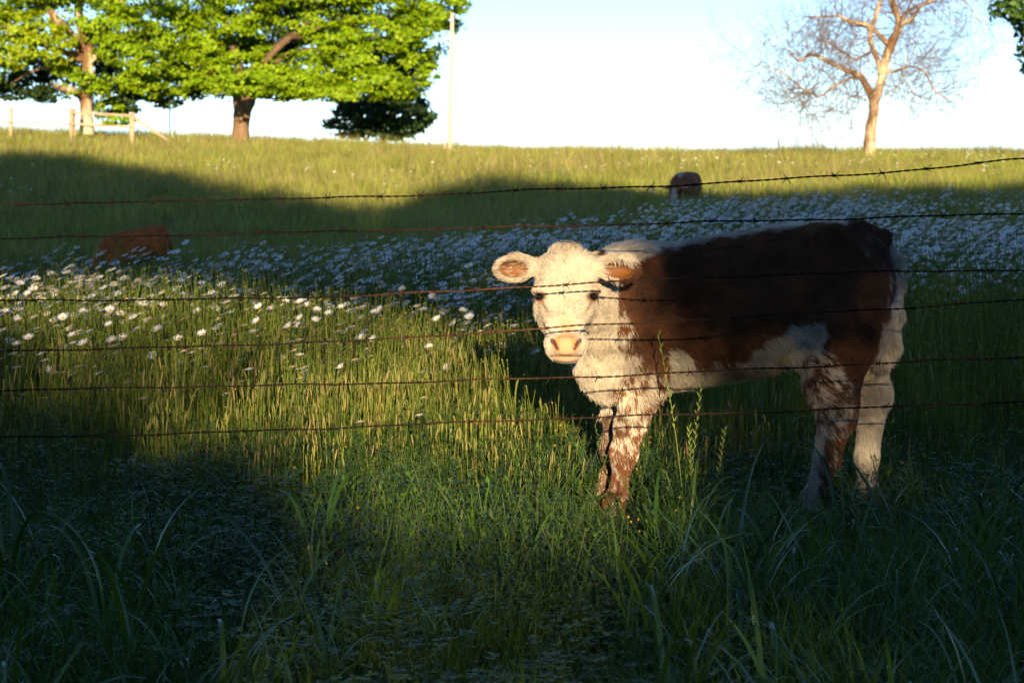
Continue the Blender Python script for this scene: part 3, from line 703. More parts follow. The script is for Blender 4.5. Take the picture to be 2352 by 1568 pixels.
YCALF = 8.66
HX = .183                                        # the middle of the face
def hz(py): return EYE - (py - 340) / 685.0
def calf_prims():
    p = []
    body = [(.25, .76, .54, .05, -.06), (.28, .86, .49, .09, -.05), (.33, .912, .435, .138, -.02), (.45, .935, .432, .172), (.58, .956, .445, .19), (.74, .985, .475, .205), (.89, 1.008, .495, .205),
            (1.02, 1.027, .54, .19), (1.12, 1.038, .575, .184), (1.22, 1.032, .57, .18), (1.29, 1.008, .59, .16), (1.335, .965, .63, .12), (1.357, .89, .70, .06)]
    body = [tuple(b) + (0.0,) * (5 - len(b)) for b in body]
    p.append(loft_x(body, YCALF))
    # neck, throat and brisket
    p.append(cone((.44, 8.62, .79), (.25, 8.38, .815), .155, .105, .08)); p.append(cone((.41, 8.56, .63), (.245, 8.36, .74), .135, .08, .08))
    p.append(ell((.338, 8.56, .545), (.088, .112, .115), .08)); p.append(ell((1.115, 8.535, .985), (.05, .04, .035), .06)); p.append(ell((.43, 8.535, .80), (.055, .06, .14), .07))
    # fore legs
    yn, yf = 8.545, 8.765
    for y, dx, dz in ((yn, 0, 0), (yf, -.03, .0)):
        p.append(ell((.475 + dx, y + (.002 if y < 8.6 else -.002), .66), (.095, .062, .19), .06))
        p.append(cone((.475 + dx, y, .53), (.418 + dx, y, .31), .080, .050, .05)); p.append(cone((.418 + dx, y, .31), (.396 + dx, y, .20), .047, .038, .03))
        p.append(ell((.398 + dx, y - .004, .225), (.048, .044, .050), .025)); p.append(cone((.394 + dx, y, .19), (.374 + dx, y, .06), .033, .029, .02))
        p.append(ell((.372 + dx, y, .06), (.042, .040, .034), .02)); p.append(cone((.366 + dx, y - .005, .045), (.350 + dx, y - .02, .005), .036, .042, .015))
    # near hind leg: haunch, stifle, gaskin, hock, cannon
    y = 8.535
    p.append(ell((1.19, 8.56, .76), (.155, .105, .21), .09)); p.append(cone((1.17, 8.55, .66), (1.135, y, .47), .13, .088, .07)); p.append(ell((1.055, 8.54, .62), (.06, .05, .085), .07))
    p.append(cone((1.135, y, .47), (1.150, y, .35), .082, .062, .05)); p.append(ell((1.183, y, .375), (.036, .036, .055), .04)); p.append(cone((1.146, y, .35), (1.120, y, .20), .060, .046, .03))
    p.append(cone((1.120, y, .20), (1.078, y, .07), .044, .037, .02)); p.append(ell((1.074, y, .065), (.043, .04, .036), .02)); p.append(cone((1.066, y, .05), (1.045, y - .02, .005), .036, .043, .015))
    # far hind leg
    y = 8.785
    p.append(ell((1.22, 8.76, .74), (.135, .10, .20), .08)); p.append(cone((1.26, 8.75, .62), (1.295, y, .45), .105, .066, .06)); p.append(cone((1.30, y, .45), (1.322, y, .385), .062, .050, .04))
    p.append(ell((1.352, y, .41), (.026, .034, .045), .03)); p.append(cone((1.318, y, .38), (1.298, y, .18), .050, .041, .03)); p.append(cone((1.298, y, .18), (1.300, y, .06), .040, .036, .02))
    p.append(ell((1.30, y, .06), (.042, .04, .036), .02)); p.append(cone((1.295, y, .05), (1.275, y - .02, .005), .036, .043, .015))
    # tail
    tp = [(1.24, 8.66, 1.002), (1.318, 8.655, .972), (1.366, 8.650, .90), (1.378, 8.645, .82), (1.365, 8.64, .72), (1.345, 8.635, .62), (1.330, 8.635, .54)]
    tr_ = [.03, .028, .025, .022, .026, .034, .022]
    for i in range(len(tp) - 1): p.append(cone(tp[i], tp[i + 1], tr_[i], tr_[i + 1], .018))
    # head
    head = [(.948, HX + .004, .040, 8.15, 8.30), (.942, HX + .004, .062, 8.134, 8.32), (.936, HX + .002, .076, 8.118, 8.33), (.915, HX, .092, 8.104, 8.33), (.89, HX, .099, 8.092, 8.33), (.86, HX, .103, 8.082, 8.32), (.815, HX, .103, 8.066, 8.30), (.78, HX, .096, 8.052, 8.27),
            (.745, HX - .001, .084, 8.038, 8.24), (.71, HX - .002, .073, 8.024, 8.205), (.68, HX - .003, .068, 8.010, 8.175), (.655, HX - .004, .070, 7.998, 8.150), (.63, HX - .004, .070, 7.992, 8.13), (.61, HX - .004, .063, 8.0, 8.11), (.598, HX - .004, .048, 8.012, 8.09)]
    p.append(loft_z(head, .03, 3.0))
    p.append(ell((HX - .003, 8.055, .603), (.050, .045, .020), .012))                        # lower lip and chin
    p.append(ell((HX + .006, 8.215, .934), (.050, .065, .031), .045))                                  # poll
    for s in (-1, 1):
        p.append(ell((HX + s * .082, 8.112, .8275), (.028, .038, .018), .018))                 # brow
        p.append(ell((HX + s * .070, 8.140, .745), (.030, .055, .055), .04))                 # cheek
        p.append(ell((HX - .004 + s * .045, 8.012, .655), (.028, .024, .030), .015))           # side of the muzzle
    p.append(ell((HX - .004, 7.995, .645), (.042, .016, .034), .012))                         # nose pad
    # ears: cupped leaves
    for s, ex, ez, tilt in ((-1, HX - .100, .905, -.12), (1, HX + .100, .902, -.10)):
        c0 = np.array([ex, 8.165, ez]); c1 = c0 + np.array([s * .115, -.015, tilt * .115])
        p.append(cone(c0 - [s * .03, 0, 0], c0 + (c1 - c0) * .35, .026, .026, .03))
        ang = math.atan2(tilt, 1.0) * s
        M = np.array([[math.cos(ang), 0, math.sin(ang)], [0, 1, 0], [-math.sin(ang), 0, math.cos(ang)]])
        p.append(ell((c0 + c1) / 2 + np.array([s * .012, 0, -.002]), (.074, .021, .046), .012, M))
    cv = []
    for s, ex, ez, tilt in ((-1, HX - .100, .905, -.12), (1, HX + .100, .902, -.10)):
        c0 = np.array([ex, 8.165, ez]); c1 = c0 + np.array([s * .115, -.015, tilt * .115]); ang = math.atan2(tilt, 1.0) * s
        M = np.array([[math.cos(ang), 0, math.sin(ang)], [0, 1, 0], [-math.sin(ang), 0, math.cos(ang)]])
        cv.append(ell((c0 + c1) / 2 + np.array([s * .020, -.016, .0]), (.054, .030, .032), .006, M))
    for s in (-1, 1):
        cv.append(ell((HX + s * .095, 8.076, .803), (.014, .027, .012), .010))                # eye socket
        cv.append(cone((HX - .004 + s * .045, 7.985, .664), (HX - .004 + s * .029, 7.979, .638), .0085, .0055, .005))    # nostril
    cv.append(cone((HX - .045, 7.993, .613), (HX + .038, 7.993, .613), .005, .005, .006))          # mouth line
    return p, cv
def ppoly(pts, d=8.5):
    return [((a - 1176) / (F / d), EYE - (b - 340) / (F / d)) for a, b in pts]
WHITE = [ppoly([(1250, 540), (1330, 700), (1376, 680), (1400, 700), (1440, 745), (1462, 800), (1452, 850), (1425, 868), (1415, 960), (1380, 1000), (1250, 950)]),                                       # chest
         ppoly([(1532, 800), (1600, 838), (1680, 825), (1735, 790), (1780, 758), (1815, 735), (1850, 745), (1880, 735), (1895, 760), (1880, 850), (1880, 930), (1800, 960), (1500, 1000), (1520, 900)]),  # belly and flank
         ppoly([(1850, 860), (1895, 870), (1905, 980), (1895, 1060), (1880, 1230), (1830, 1230), (1850, 1000)]),                                                                                      # front of near hind leg
         ppoly([(2055, 540), (2120, 520), (2130, 900), (1990, 900), (2010, 800), (2038, 690), (2046, 600)])]                                                                                          # tail and buttock
BROWNLEG = ppoly([(1895, 700), (2010, 690), (1985, 820), (1965, 900), (1975, 980), (1950, 1060), (1915, 1120), (1900, 1120), (1905, 1000), (1898, 880)])
ROAN = ppoly([(1405, 870), (1460, 840), (1530, 850), (1525, 930), (1490, 1040), (1475, 1120), (1400, 1120), (1405, 1000)])
ROANH = ppoly([(1840, 820), (1900, 800), (1960, 900), (1960, 1000), (1880, 1000), (1860, 930)])
NECKROAN = ppoly([(1376, 670), (1420, 680), (1470, 790), (1460, 850), (1400, 760)])
n1, n2, n3 = Noise(21), Noise(22), Noise(23)
WH = np.array([.52, .435, .335]); BR = np.array([.105, .038, .013]); BR2 = np.array([.185, .068, .021]); DK = np.array([.045, .018, .009])
def coat(P, Nr):
    """coat colour of the calf at points P (calf standing at its place in the field)"""
    x, y, z = P.T; q = np.stack([x, z], 1)
    na = n1(P, 9.0); nb = n2(P, 34.0); nc = n3(P, 90.0); nd = n2(P * np.array([1.5, 1, .7]), 85.0)
    rag = .010 * na + .010 * nb
    d = np.full(len(P), 1e9)
    for pl in WHITE: d = np.minimum(d, poly_sd(q, pl))
    wht = sstep(.008, -.008, d + rag)
    br = BR[None] + (BR2 - BR)[None] * np.clip(.4 + .45 * na + .3 * nb, 0, 1)[:, None]
    br = br * (1 - .35 * sstep(.2, .9, n2(P, 6.0)))[:, None]
    # roan mixing on the near fore leg, neck edge and hind leg
    ro = sstep(.02, -.02, poly_sd(q, ROAN)) * (y < 8.66); mix = np.clip(.52 + .25 * nb + .55 * nd, 0, 1)
    wht = wht * (1 - ro) + ro * mix
    nr = sstep(.01, -.01, poly_sd(q, NECKROAN)); wht = np.where(nr > 0, wht * (1 - nr) + nr * np.clip(.5 + .9 * nb, 0, 1), wht)
    low = (z < .30) & (x < .6); wht = np.where(low, np.clip(.55 + .2 * nb + .5 * nd - (.30 - z) * 3.4 - sstep(.40, .45, x) * .35, 0, 1), wht)
    bl = sstep(.012, -.012, poly_sd(q, BROWNLEG) + rag); wht = wht * (1 - bl * np.clip(.9 + .25 * nc, 0, 1))
    hl = (x > 1.0) & (x < 1.27) & (z < .42) & (y < 8.66); wht = np.where(hl, np.maximum(wht, np.clip(.05 + .3 * nb + .65 * nd + (.16 - z) * 2.5, 0, .85)), wht)
    rh = sstep(.02, -.02, poly_sd(q, ROANH)) * (y < 8.66); wht = wht * (1 - rh) + rh * np.clip(.45 + .25 * nb + .6 * nd, 0, 1)
    # topline stripe
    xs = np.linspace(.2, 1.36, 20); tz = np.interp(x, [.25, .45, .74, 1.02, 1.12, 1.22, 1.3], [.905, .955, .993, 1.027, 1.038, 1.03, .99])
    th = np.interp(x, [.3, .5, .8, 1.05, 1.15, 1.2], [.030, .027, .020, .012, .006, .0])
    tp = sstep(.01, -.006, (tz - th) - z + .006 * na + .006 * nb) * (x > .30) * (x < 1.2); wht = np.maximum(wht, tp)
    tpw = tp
    # rump frosting
    fr = sstep(.10, .02, np.hypot((x - 1.27) / .9, (z - .93)) + .02 * na) * np.clip(.1 + .55 * nc + .3 * nb, 0, 1) * .55; wht = np.maximum(wht, fr)
    wht = np.where((x > 1.22) & (y > 8.66) & (z < .62), 1.0, wht)                                # far hind leg
    wht = np.where((x < .46) & (y > 8.69) & (z < .36), .12 + .2 * mix, wht)                       # far fore leg
    far = (y > 8.72) & (z > .5) & (x > .4); wht = np.where(far & (z < .9), np.where(na > 0.5, .8, .05), wht)
    hd = (y < 8.40) & (x < .36) & (z > .56); tpw = tpw * ~hd; wht = np.where(hd, 1.0, wht)
    wht = np.where((y < 8.52) & (x < .27), 1.0, wht)
    c = br * (1 - wht[:, None]) + WH[None] * (1 + .06 * nb[:, None]) * wht[:, None]
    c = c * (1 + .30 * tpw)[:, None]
    dt = sstep(.022, .008, np.abs(np.hypot(x - 1.20, z - .84) - .145) + .3 * np.maximum(.80 - z, 0)) * (x > 1.26) * (z > .62) * .9; c = c * (1 - dt[:, None]) + DK * dt[:, None]
    tan = hd * sstep(.76, .90, z) * np.clip(.25 + .5 * nb + .35 * na, 0, 1) * .40; c = c * (1 - tan[:, None]) + np.array([.36, .25, .15]) * tan[:, None]
    for s in (-1, 1):                                                     # painted-in shading of tear grooves, cheek lines and eye surrounds; warm bridge of nose
        g_ = np.abs((x - HX) * s - (.090 - (.800 - z) * .62)); gw = sstep(.010, .002, g_) * sstep(.738, .760, z) * sstep(.806, .796, z) * hd * .75; c = c * (1 - gw[:, None]) + np.array([.17, .10, .055]) * gw[:, None]
        g_ = np.abs((x - HX) * s - (.088 - (.76 - z) * .28)); gw = sstep(.012, .002, g_) * sstep(.66, .69, z) * sstep(.78, .74, z) * hd * .55; c = c * (1 - gw[:, None]) + np.array([.24, .17, .11]) * gw[:, None]
        ey = sstep(1.6, .9, np.hypot((x - HX - s * .090) / .022, (z - .803) / .014)) * hd * (y < 8.2) * .85; c = c * (1 - ey[:, None]) + np.array([.10, .05, .03]) * ey[:, None]
    bw = sstep(.036, .008, np.abs(x - HX)) * sstep(.675, .69, z) * sstep(.755, .70, z) * hd * .6; c = c * (1 - bw[:, None]) + np.array([.36, .18, .07]) * bw[:, None]
    return np.clip(c, .004, .95)
def roan_split(col, P):
    """mixed zones are white hairs among brown ones, in small streaks"""
    lum = col[:, 1]; t = np.clip((lum - .05) / (.42 - .05), 0, 1); mixed = (t > .12) & (t < .88)
    pick = t + .22 * n3(P, 150.0) + rng.normal(0, .25, len(P)) > .5
    return np.where(mixed[:, None], np.where(pick[:, None], WH * .92, BR * 1.1), col)
EARS = [np.array([HX - .176, 8.140, .896]), np.array([HX + .176, 8.140, .894])]
def skin_zone(P):
    """bare or thinly haired skin: 0 hair, 1 bare; with its colour"""
    x, y, z = P.T; bare = np.zeros(len(P)); col = np.zeros((len(P), 3))
    def put(wt, c):
        nonlocal bare, col
        wt = np.clip(wt, 0, 1); col = col * (1 - wt[:, None]) + np.asarray(c)[None] * wt[:, None]; bare = np.maximum(bare, wt)
    nx = np.abs(x - (HX - .004))
    pad = sstep(.012, -.012, np.hypot(nx / .050, (z - .650) / .038) * .045 - .043) * (y < 8.04)
    put(pad, (.56, .28, .15)); put(pad * sstep(.012, .03, nx) * sstep(.634, .65, z) * .8, (.56, .20, .05))
    bridge = sstep(.03, .0, np.abs(x - HX + .003)) * sstep(.675, .69, z) * sstep(.75, .70, z) * (y < 8.06); col = np.where((bridge > .02)[:, None] & (bare < .3)[:, None], np.array([.60, .36, .20]), col)
    for s in (-1, 1):
        a_ = np.array([HX - .004 + s * .045, 7.985, .664]); e_ = np.array([HX - .004 + s * .029, 7.980, .638]) - a_; tt = np.clip(((P - a_) @ e_) / (e_ @ e_), 0, 1); dn = np.linalg.norm((P - a_ - tt[:, None] * e_)[:, [0, 2]], axis=1) / (.0095 - .0035 * tt); put(sstep(1.25, .75, dn) * (y < 8.03), (.06, .018, .009))
        de = np.linalg.norm((P - np.array([HX + s * .088, 8.075, .792])) / np.array([.015, .04, .015]), axis=1); put(sstep(1.2, .8, de) * .85, (.46, .20, .10))
        ln_ = np.abs((x - HX) * s - (.086 - (.797 - z) * .55)); put(sstep(.006, .001, ln_) * (z < .795) * (z > .752) * (y < 8.12) * .5, (.24, .13, .075))  # tear-groove shading repeated in the skin colour
        de = np.linalg.norm((P - np.array([HX + s * .091, 8.075, .806])) / np.array([.0185, .04, .0105]), axis=1); put(sstep(1.15, .9, de), (.03, .014, .009))
    mo = sstep(.006, .001, np.abs(z - .613)) * (nx < .055) * (y < 8.06); put(mo, (.10, .04, .025))
    put(sstep(.004, -.004, z - .610) * sstep(.585, .592, z) * (nx < .042) * (y < 8.045), (.50, .34, .23))
    for s, c in zip((-1, 1), EARS):
        de = np.linalg.norm((P - c) / np.array([.056, .05, .034]), axis=1); put(sstep(1.08, .86, de) * (y < 8.182) * .97, (.24, .082, .018)); put(sstep(.5, -.3, (c[2] + .004 - z) / .03 + .12 * n2(P, 40.0)) * sstep(1.05, .85, de) * (y < 8.182) * .8, (.075, .022, .008))  # darker upper half: the ear rim's shadow painted into the cup
    put(sstep(.032, .022, z), (.10, .075, .055))                                                 # hooves
    return bare, col
def normals(V, Q):
    a = V[Q[:, 1]] - V[Q[:, 0]]; b = V[Q[:, 2]] - V[Q[:, 0]]; c = V[Q[:, 3]] - V[Q[:, 0]]
    n = np.cross(a, b) + np.cross(b, c); N = np.zeros_like(V)
    for i in range(4): np.add.at(N, Q[:, i], n)
    return N / (np.linalg.norm(N, axis=1)[:, None] + 1e-12), np.linalg.norm(n, axis=1) * .5
M_fur, N_, L_ = new_mat('calf_fur')
ha = N_.new('ShaderNodeAttribute'); ha.attribute_name = 'hcol'
pb = N_.new('ShaderNodeBsdfPrincipled'); pb.inputs['Roughness'].default_value = .5; pb.inputs['Specular IOR Level'].default_value = .28
L_.new(ha.outputs['Color'], pb.inputs['Base Color']); oo = N_.new('ShaderNodeOutputMaterial'); L_.new(pb.outputs[0], oo.inputs[0])
def grow_coat(V, Q, N, area, n, parent, base, style):
    """fur as real hair strands; style(P,N) -> direction, length, lift, keep weight, colour"""
    fc = V[Q].mean(1); fn = N[Q].mean(1)
    wgt = area * np.where(fn[:, 1] < .35, 1.0, .35)
    pr = wgt / wgt.sum(); f = rng.choice(len(Q), n, p=pr)
    u, v = rng.random((2, n)); q = V[Q[f]]
    P = q[:, 0] * ((1 - u) * (1 - v))[:, None] + q[:, 1] * (u * (1 - v))[:, None] + q[:, 2] * (u * v)[:, None] + q[:, 3] * ((1 - u) * v)[:, None]
    nq = N[Q[f]].mean(1); nq /= np.linalg.norm(nq, axis=1)[:, None] + 1e-9
    dr, ln, lift, keep, col = style(P, nq)
    k = rng.random(n) < keep; P, nq, dr, ln, lift, col = P[k], nq[k], dr[k], ln[k], lift[k], col[k]; n = len(P)
    T = dr - (dr * nq).sum(1)[:, None] * nq; T /= np.linalg.norm(T, axis=1)[:, None] + 1e-9
    d0 = nq * lift[:, None] + T * (1 - lift)[:, None]; d0 /= np.linalg.norm(d0, axis=1)[:, None]
    d1 = nq * (lift * .35)[:, None] + T; d1 /= np.linalg.norm(d1, axis=1)[:, None]
    pts = np.empty((n, 4, 3)); pts[:, 0] = P - nq * .001; st = (ln / 3)[:, None]
    pts[:, 1] = pts[:, 0] + d0 * st; pts[:, 2] = pts[:, 1] + (d0 * .5 + d1 * .5) * st; pts[:, 3] = pts[:, 2] + d1 * st + rng.standard_normal((n, 3)) * st * .18
    hc = bpy.data.hair_curves.new('coat'); hc.add_curves([4] * n)
    hc.position_data.foreach_set('vector', (pts - base).astype(np.float32).ravel())
    ra = hc.attributes.get('radius') or hc.attributes.new('radius', 'FLOAT', 'POINT')
    ra.data.foreach_set('value', np.tile(np.array([.0008, .0007, .0005, .0002], np.float32), n))
    at_ = hc.attributes.new('hcol', 'FLOAT_COLOR', 'CURVE'); c4 = np.ones((n, 4), np.float32); c4[:, :3] = col; at_.data.foreach_set('color', c4.ravel())
    hc.materials.append(M_fur)
    o = bpy.data.objects.new('coat', hc); C.objects.link(o); o.parent = parent
    return o
m1, m2, m3 = Noise(31), Noise(32), Noise(33)
def calf_style(P, Nr):
    x, y, z = P.T; n = len(P)
    head = (y < 8.33) & (x < .34) & (z > .56); leg = (z < .40)
    face = head & (y < 8.20)
    # lie of the coat: backwards and down on the body, down the legs, up and outwards from the middle of the face
    dr = np.stack([np.full(n, .75), np.full(n, 0.0), np.full(n, -.65)], 1)
    dr[leg] = (.15, 0, -1)
    nb_ = (sstep(.56, .32, x) * ~head)[:, None]; dr = dr * (1 - nb_) + np.array([-.05, -.15, -1]) * nb_; dr[leg & ~head] = (.15, 0, -1)
    dr[(x > 1.29)] = (.15, 0, -1)
    top = (Nr[:, 2] > .75) & ~head; dr[top] = (1, 0, -.1)
    fx = x - HX
    up = np.clip((z - .72) / .15, -1, 1)
    fd = np.stack([fx * 5.0, np.zeros(n), np.interp(z, [.66, .80], [-.9, .6])], 1)
    sw = m1(P * np.array([1, 1, 1]), 16.0)
    fore = head & (z > .83); fd[fore, 0] += sw[fore] * .9; fd[fore, 2] += m2(P[fore], 14.0) * .6
    dr[head] = fd[head]
    ear = head & (np.abs(fx) > .10); dr[ear] = np.stack([np.sign(fx[ear]), 0 * fx[ear], -.25 + 0 * fx[ear]], 1)
    a1 = m1(P, 11.0); a2 = m2(P, 11.0); a3 = m3(P, 30.0); a4 = m1(P, 70.0); a5 = m2(P, 70.0)
    amp = np.where(head, .25, .38)
    dr = dr + np.stack([a1 * amp + a4 * .25, a3 * .15, a2 * amp + a5 * .25], 1) + rng.standard_normal((n, 3)) * .10
    ln = np.full(n, .026)
    ln[leg] = .017; ln[head] = .013; ln[face & (z < .74)] = .007; ln[ear] = .016
    poll = head & (z > .94); ln[poll] = .024; dr[poll] += np.array([0, -.1, .25])
    belly = (z < .56) & (x > .5) & (x < 1.05) & ~leg & (Nr[:, 2] < .1); ln[belly] = .042; dr[belly] = dr[belly] * .5 + np.array([.2, 0, -.9])
    br = (x < .36) & (z < .66) & ~head & (z > .34); ln[br] = .044
    bk = (z < .44) & (x > .28) & (x < 1.0) & (z > .36); ln[bk] = np.maximum(ln[bk], .040)
    ln[top] = .030
    tl = (x > 1.30) & (z < .76) & (y < 8.70); ln[tl] = .045
    hockb = (x > 1.0) & (z < .5) & (z > .3); ln[hockb] = .026
    ln = ln * np.clip(1 + .22 * a3 + .15 * rng.standard_normal(n), .4, 1.8)
    lift = np.where(leg, .22, .34); lift[head] = .38; lift[face & (z < .74)] = .25; lift[poll] = .6; lift[belly | br] = .45; lift[top] = .35; lift[ear] = .35
    bare, _ = skin_zone(P); keep = 1 - np.clip(bare * 1.25, 0, 1); inner = ear & (bare > .3); keep[inner] = np.maximum(keep[inner], .07); ln[inner] = .022
    col = coat(P, Nr); body = ~head; col[body] = roan_split(col[body], P[body])
    # single hairs vary; roan parts mix white and brown hairs strand by strand
    col = col * (1 + .20 * rng.standard_normal((n, 1)) + (.22 * a3 + .12 * a4 + np.where(head, 0, .22 * m2(P, 17.0)))[:, None])
    return dr, ln, lift, keep, np.clip(col, .004, .95)
def build_calf():
    base = np.array([.80, YCALF, 0.0])
    pr, cv = calf_prims()
    V, Q = build_sdf(pr, (-.06, 7.95, -.045), (1.45, 8.92, 1.08), .0062, cv)
    N, area = normals(V, Q)
    c = coat(V, N); bare, sc_ = skin_zone(V)
    has = sc_.sum(1) > 0; wt = np.where(has, np.maximum(bare, np.where(bare > 0, bare, .6)), 0)[:, None]
    c = c * .9 * (1 - wt) + sc_ * wt
    calf = empty('calf', base, label='brown and white shaggy calf with a white face standing side-on behind the barbed wire', cat='calf')
    obj('body', make_mesh('body', V - base, Q, M_skin, c, True), calf)
    for s in (-1, 1):
        mb = MB(); th = np.linspace(0, math.pi, 11); ph = np.arange(16) * math.pi / 8
        S = np.array([[math.sin(t) * math.cos(f), math.cos(t), math.sin(t) * math.sin(f)] for t in th for f in ph]) * [.0140, .015, .0118]
        i = np.arange(10)[:, None] * 16; j = np.arange(16)[None, :]
        Qe = np.stack([i + j, i + (j + 1) % 16, i + 16 + (j + 1) % 16, i + 16 + j], -1).reshape(-1, 4)
        obj('eye', make_mesh('eye', S, Qe, M_eye, None, True), calf, np.array([HX + s * .0905, 8.089, .803]) - base)
    grow_coat(V, Q, N, area, 230000, calf, base, calf_style)
    # eyelashes
    return calf
build_calf()

# ------------------------------------------------------------------ the two cattle grazing farther off
def cattle_colors(V, N, kind):
    na = n1(V, 7.0)[:, None]; nb = n2(V, 30.0)[:, None]
    if kind == 'red': c = np.array([.36, .092, .020]) * (1 + .25 * na + .2 * nb)
    else: c = np.array([.21, .066, .024]) * (1 + .3 * na + .2 * nb)
    return c
def grazing_cow(name, loc, rz, label, kind):
    """local frame: body along +X (rump), head down at -X, ground z = 0"""
    hu = 0 if kind == 'red' else .17
    p = [loft_x([(-.50, .84, .50, .06), (-.42, .93, .40, .14), (-.25, .98, .37, .21), (0, .985, .37, .245), (.25, .985, .40, .24), (.45, 1.0, .48, .21), (.58, .975, .56, .16), (.655, .90, .66, .07)], 0.0),
         cone((-.40, 0, .74), (-.72, .02, .46 + hu), .17, .095, .08), cone((-.70, .02, .47 + hu), (-.80, .02, .17 + hu), .088, .055, .04), ell((-.80, .02, .14 + hu), (.06, .055, .07), .03)]
    for s in (-1, 1):
        p += [cone((-.34, s * .13, .55), (-.34, s * .12, .28), .085, .052, .05), cone((-.34, s * .12, .28), (-.33, s * .12, .03), .045, .042, .03)]
        p += [ell((.47, s * .12, .72), (.17, .11, .22), .08), cone((.47, s * .13, .58), (.56, s * .12, .36), .11, .06, .05), cone((.56, s * .12, .36), (.52, s * .12, .03), .052, .042, .03)]
        p += [ell((-.68, .02 + s * .15, .47 + hu), (.035, .085, .045), .02)]
    p += [cone((.62, 0, .95), (.68, 0, .50), .028, .035, .02)]
    V, Q = build_sdf(p, (-.95, -.38, -.02), (.80, .38, 1.08), .016)
    N, _ = normals(V, Q); c = cattle_colors(V, N, kind)
    if kind != 'red':
        hd = (V[:, 0] < -.60) & (V[:, 2] < .62 + hu); wf = np.clip(1.2 * (V[:, 0] < -.66) * (np.abs(V[:, 1] - .02) < .05), 0, 1) * hd * (V[:, 2] < .45 + hu)
        nose = V[:, 2] < .30 + hu
        c = np.where((wf > .5)[:, None], np.array([.50, .34, .26]), c); c = np.where((hd & nose)[:, None], np.array([.60, .42, .34]), c)
        ear = hd & (np.abs(V[:, 1] - .02) > .13); c = np.where(ear[:, None], np.array([.50, .24, .17]), c)
        st = (np.hypot(V[:, 1] + .02, (V[:, 2] - .93) * .8) < .05) & (V[:, 0] < -.3); c = np.where(st[:, None], np.array([.40, .32, .27]), c)
    c = np.where((V[:, 2] < .05)[:, None], np.array([.05, .035, .03]), c)
    o = empty(name, loc, label=label, cat='cow'); o.rotation_euler = (0, 0, rz)
    obj('body', make_mesh('body', V, Q, M_hide, np.clip(c, .004, .9), True), o)
    return o
YL = 34.0
pL = at(318, 560, YL); pL[2] = float(terr(pL[0], YL))
cl = grazing_cow('cow', pL, R(6), 'reddish brown cow grazing head down beyond the daisies on the left, seen from its side', 'red')
cl.rotation_euler = (0, -R(9), R(6)); topz = at(318, 524, YL)[2] - pL[2]; cl.scale = (max(.55, (170 * YL / F) / 1.30),) * 2 + (topz / 1.0,)
YR2 = 41.0
pR = at(1571, 470, YR2); pR[2] = float(terr(pR[0], YR2))
cr = grazing_cow('cow', pR, R(90 - 16), 'dark brown cow with a pale face grazing towards the viewer, half hidden by daisies', 'brown')
topz = at(1571, 394, YR2)[2] - pR[2]; cr.scale = (.9, (62 * YR2 / F) / .50, topz / 1.0)

# ------------------------------------------------------------------ plants: meshes of single tufts
def blades(n, rad, h, wd, th0, th1, cols, segs=5, j=.18, fold=0.0, wprof='blade', power=1.3, face=None):
    """n curved blades in one tuft; th0/th1: lean from vertical at foot and tip"""
    az = rng.uniform(0, 6.283, n); br = rad * np.sqrt(rng.random(n)); ba = rng.uniform(0, 6.283, n)
    H = rng.uniform(*h, n); W = rng.uniform(*wd, n); a0 = rng.uniform(*th0, n); a1 = rng.uniform(*th1, n)
    t = np.linspace(0, 1, segs + 1)
    ang = a0[:, None] + (a1 - a0)[:, None] * t[None, :] ** power
    st = H[:, None] / segs
    hx = np.concatenate([np.zeros((n, 1)), np.cumsum(np.sin((ang[:, 1:] + ang[:, :-1]) / 2) * st, 1)], 1)
    hz_ = np.concatenate([np.zeros((n, 1)), np.cumsum(np.cos((ang[:, 1:] + ang[:, :-1]) / 2) * st, 1)], 1)
    ctr = np.stack([(br * np.cos(ba))[:, None] + hx * np.cos(az)[:, None], (br * np.sin(ba))[:, None] + hx * np.sin(az)[:, None], hz_ - .01], -1)
    tw = rng.uniform(-.9, .9, n)[:, None] * t[None, :] + rng.uniform(-.5, .5, n)[:, None]
    sa = (az[:, None] + math.pi / 2 if face is None else rng.normal(0, face, n)[:, None]) + tw * (1 if face is None else .5)
    side = np.stack([np.cos(sa), np.sin(sa), 0 * sa], -1)
    pr = np.minimum(1, .55 + 1.8 * t) * (1 - t ** 3) ** .8 if wprof == 'blade' else np.ones_like(t)
    hw = W[:, None] * pr[None, :] * .5; hw[:, -1] = W * (.03 if wprof == 'blade' else .4)
    V = np.stack([ctr - side * hw[..., None], ctr + side * hw[..., None]], 2)       # n, s+1, 2, 3
    if fold:
        V[:, :, :, 2] += (hw * fold)[:, :, None]
        V = np.stack([V[:, :, 0], ctr, V[:, :, 1]], 2)
    k = V.shape[2]; m = (segs + 1) * k
    i = np.arange(n)[:, None, None] * m + np.arange(segs)[None, :, None] * k + np.arange(k - 1)[None, None, :]
    Q = np.stack([i, i + 1, i + k + 1, i + k], -1).reshape(-1, 4)
    return V.reshape(-1, 3), Q, np.repeat(pal(n, cols, j), m, 0), ctr
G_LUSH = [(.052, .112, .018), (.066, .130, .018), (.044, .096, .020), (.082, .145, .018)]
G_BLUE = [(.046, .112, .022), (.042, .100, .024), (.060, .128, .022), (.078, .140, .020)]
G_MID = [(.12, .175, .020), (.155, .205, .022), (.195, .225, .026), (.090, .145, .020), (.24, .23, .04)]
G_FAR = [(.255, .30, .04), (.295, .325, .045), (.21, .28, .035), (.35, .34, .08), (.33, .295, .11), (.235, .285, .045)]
STRAW = [(.30, .22, .085), (.26, .18, .07), (.34, .27, .11)]
BROWNS = [(.12, .075, .04), (.16, .09, .045), (.09, .055, .032)]
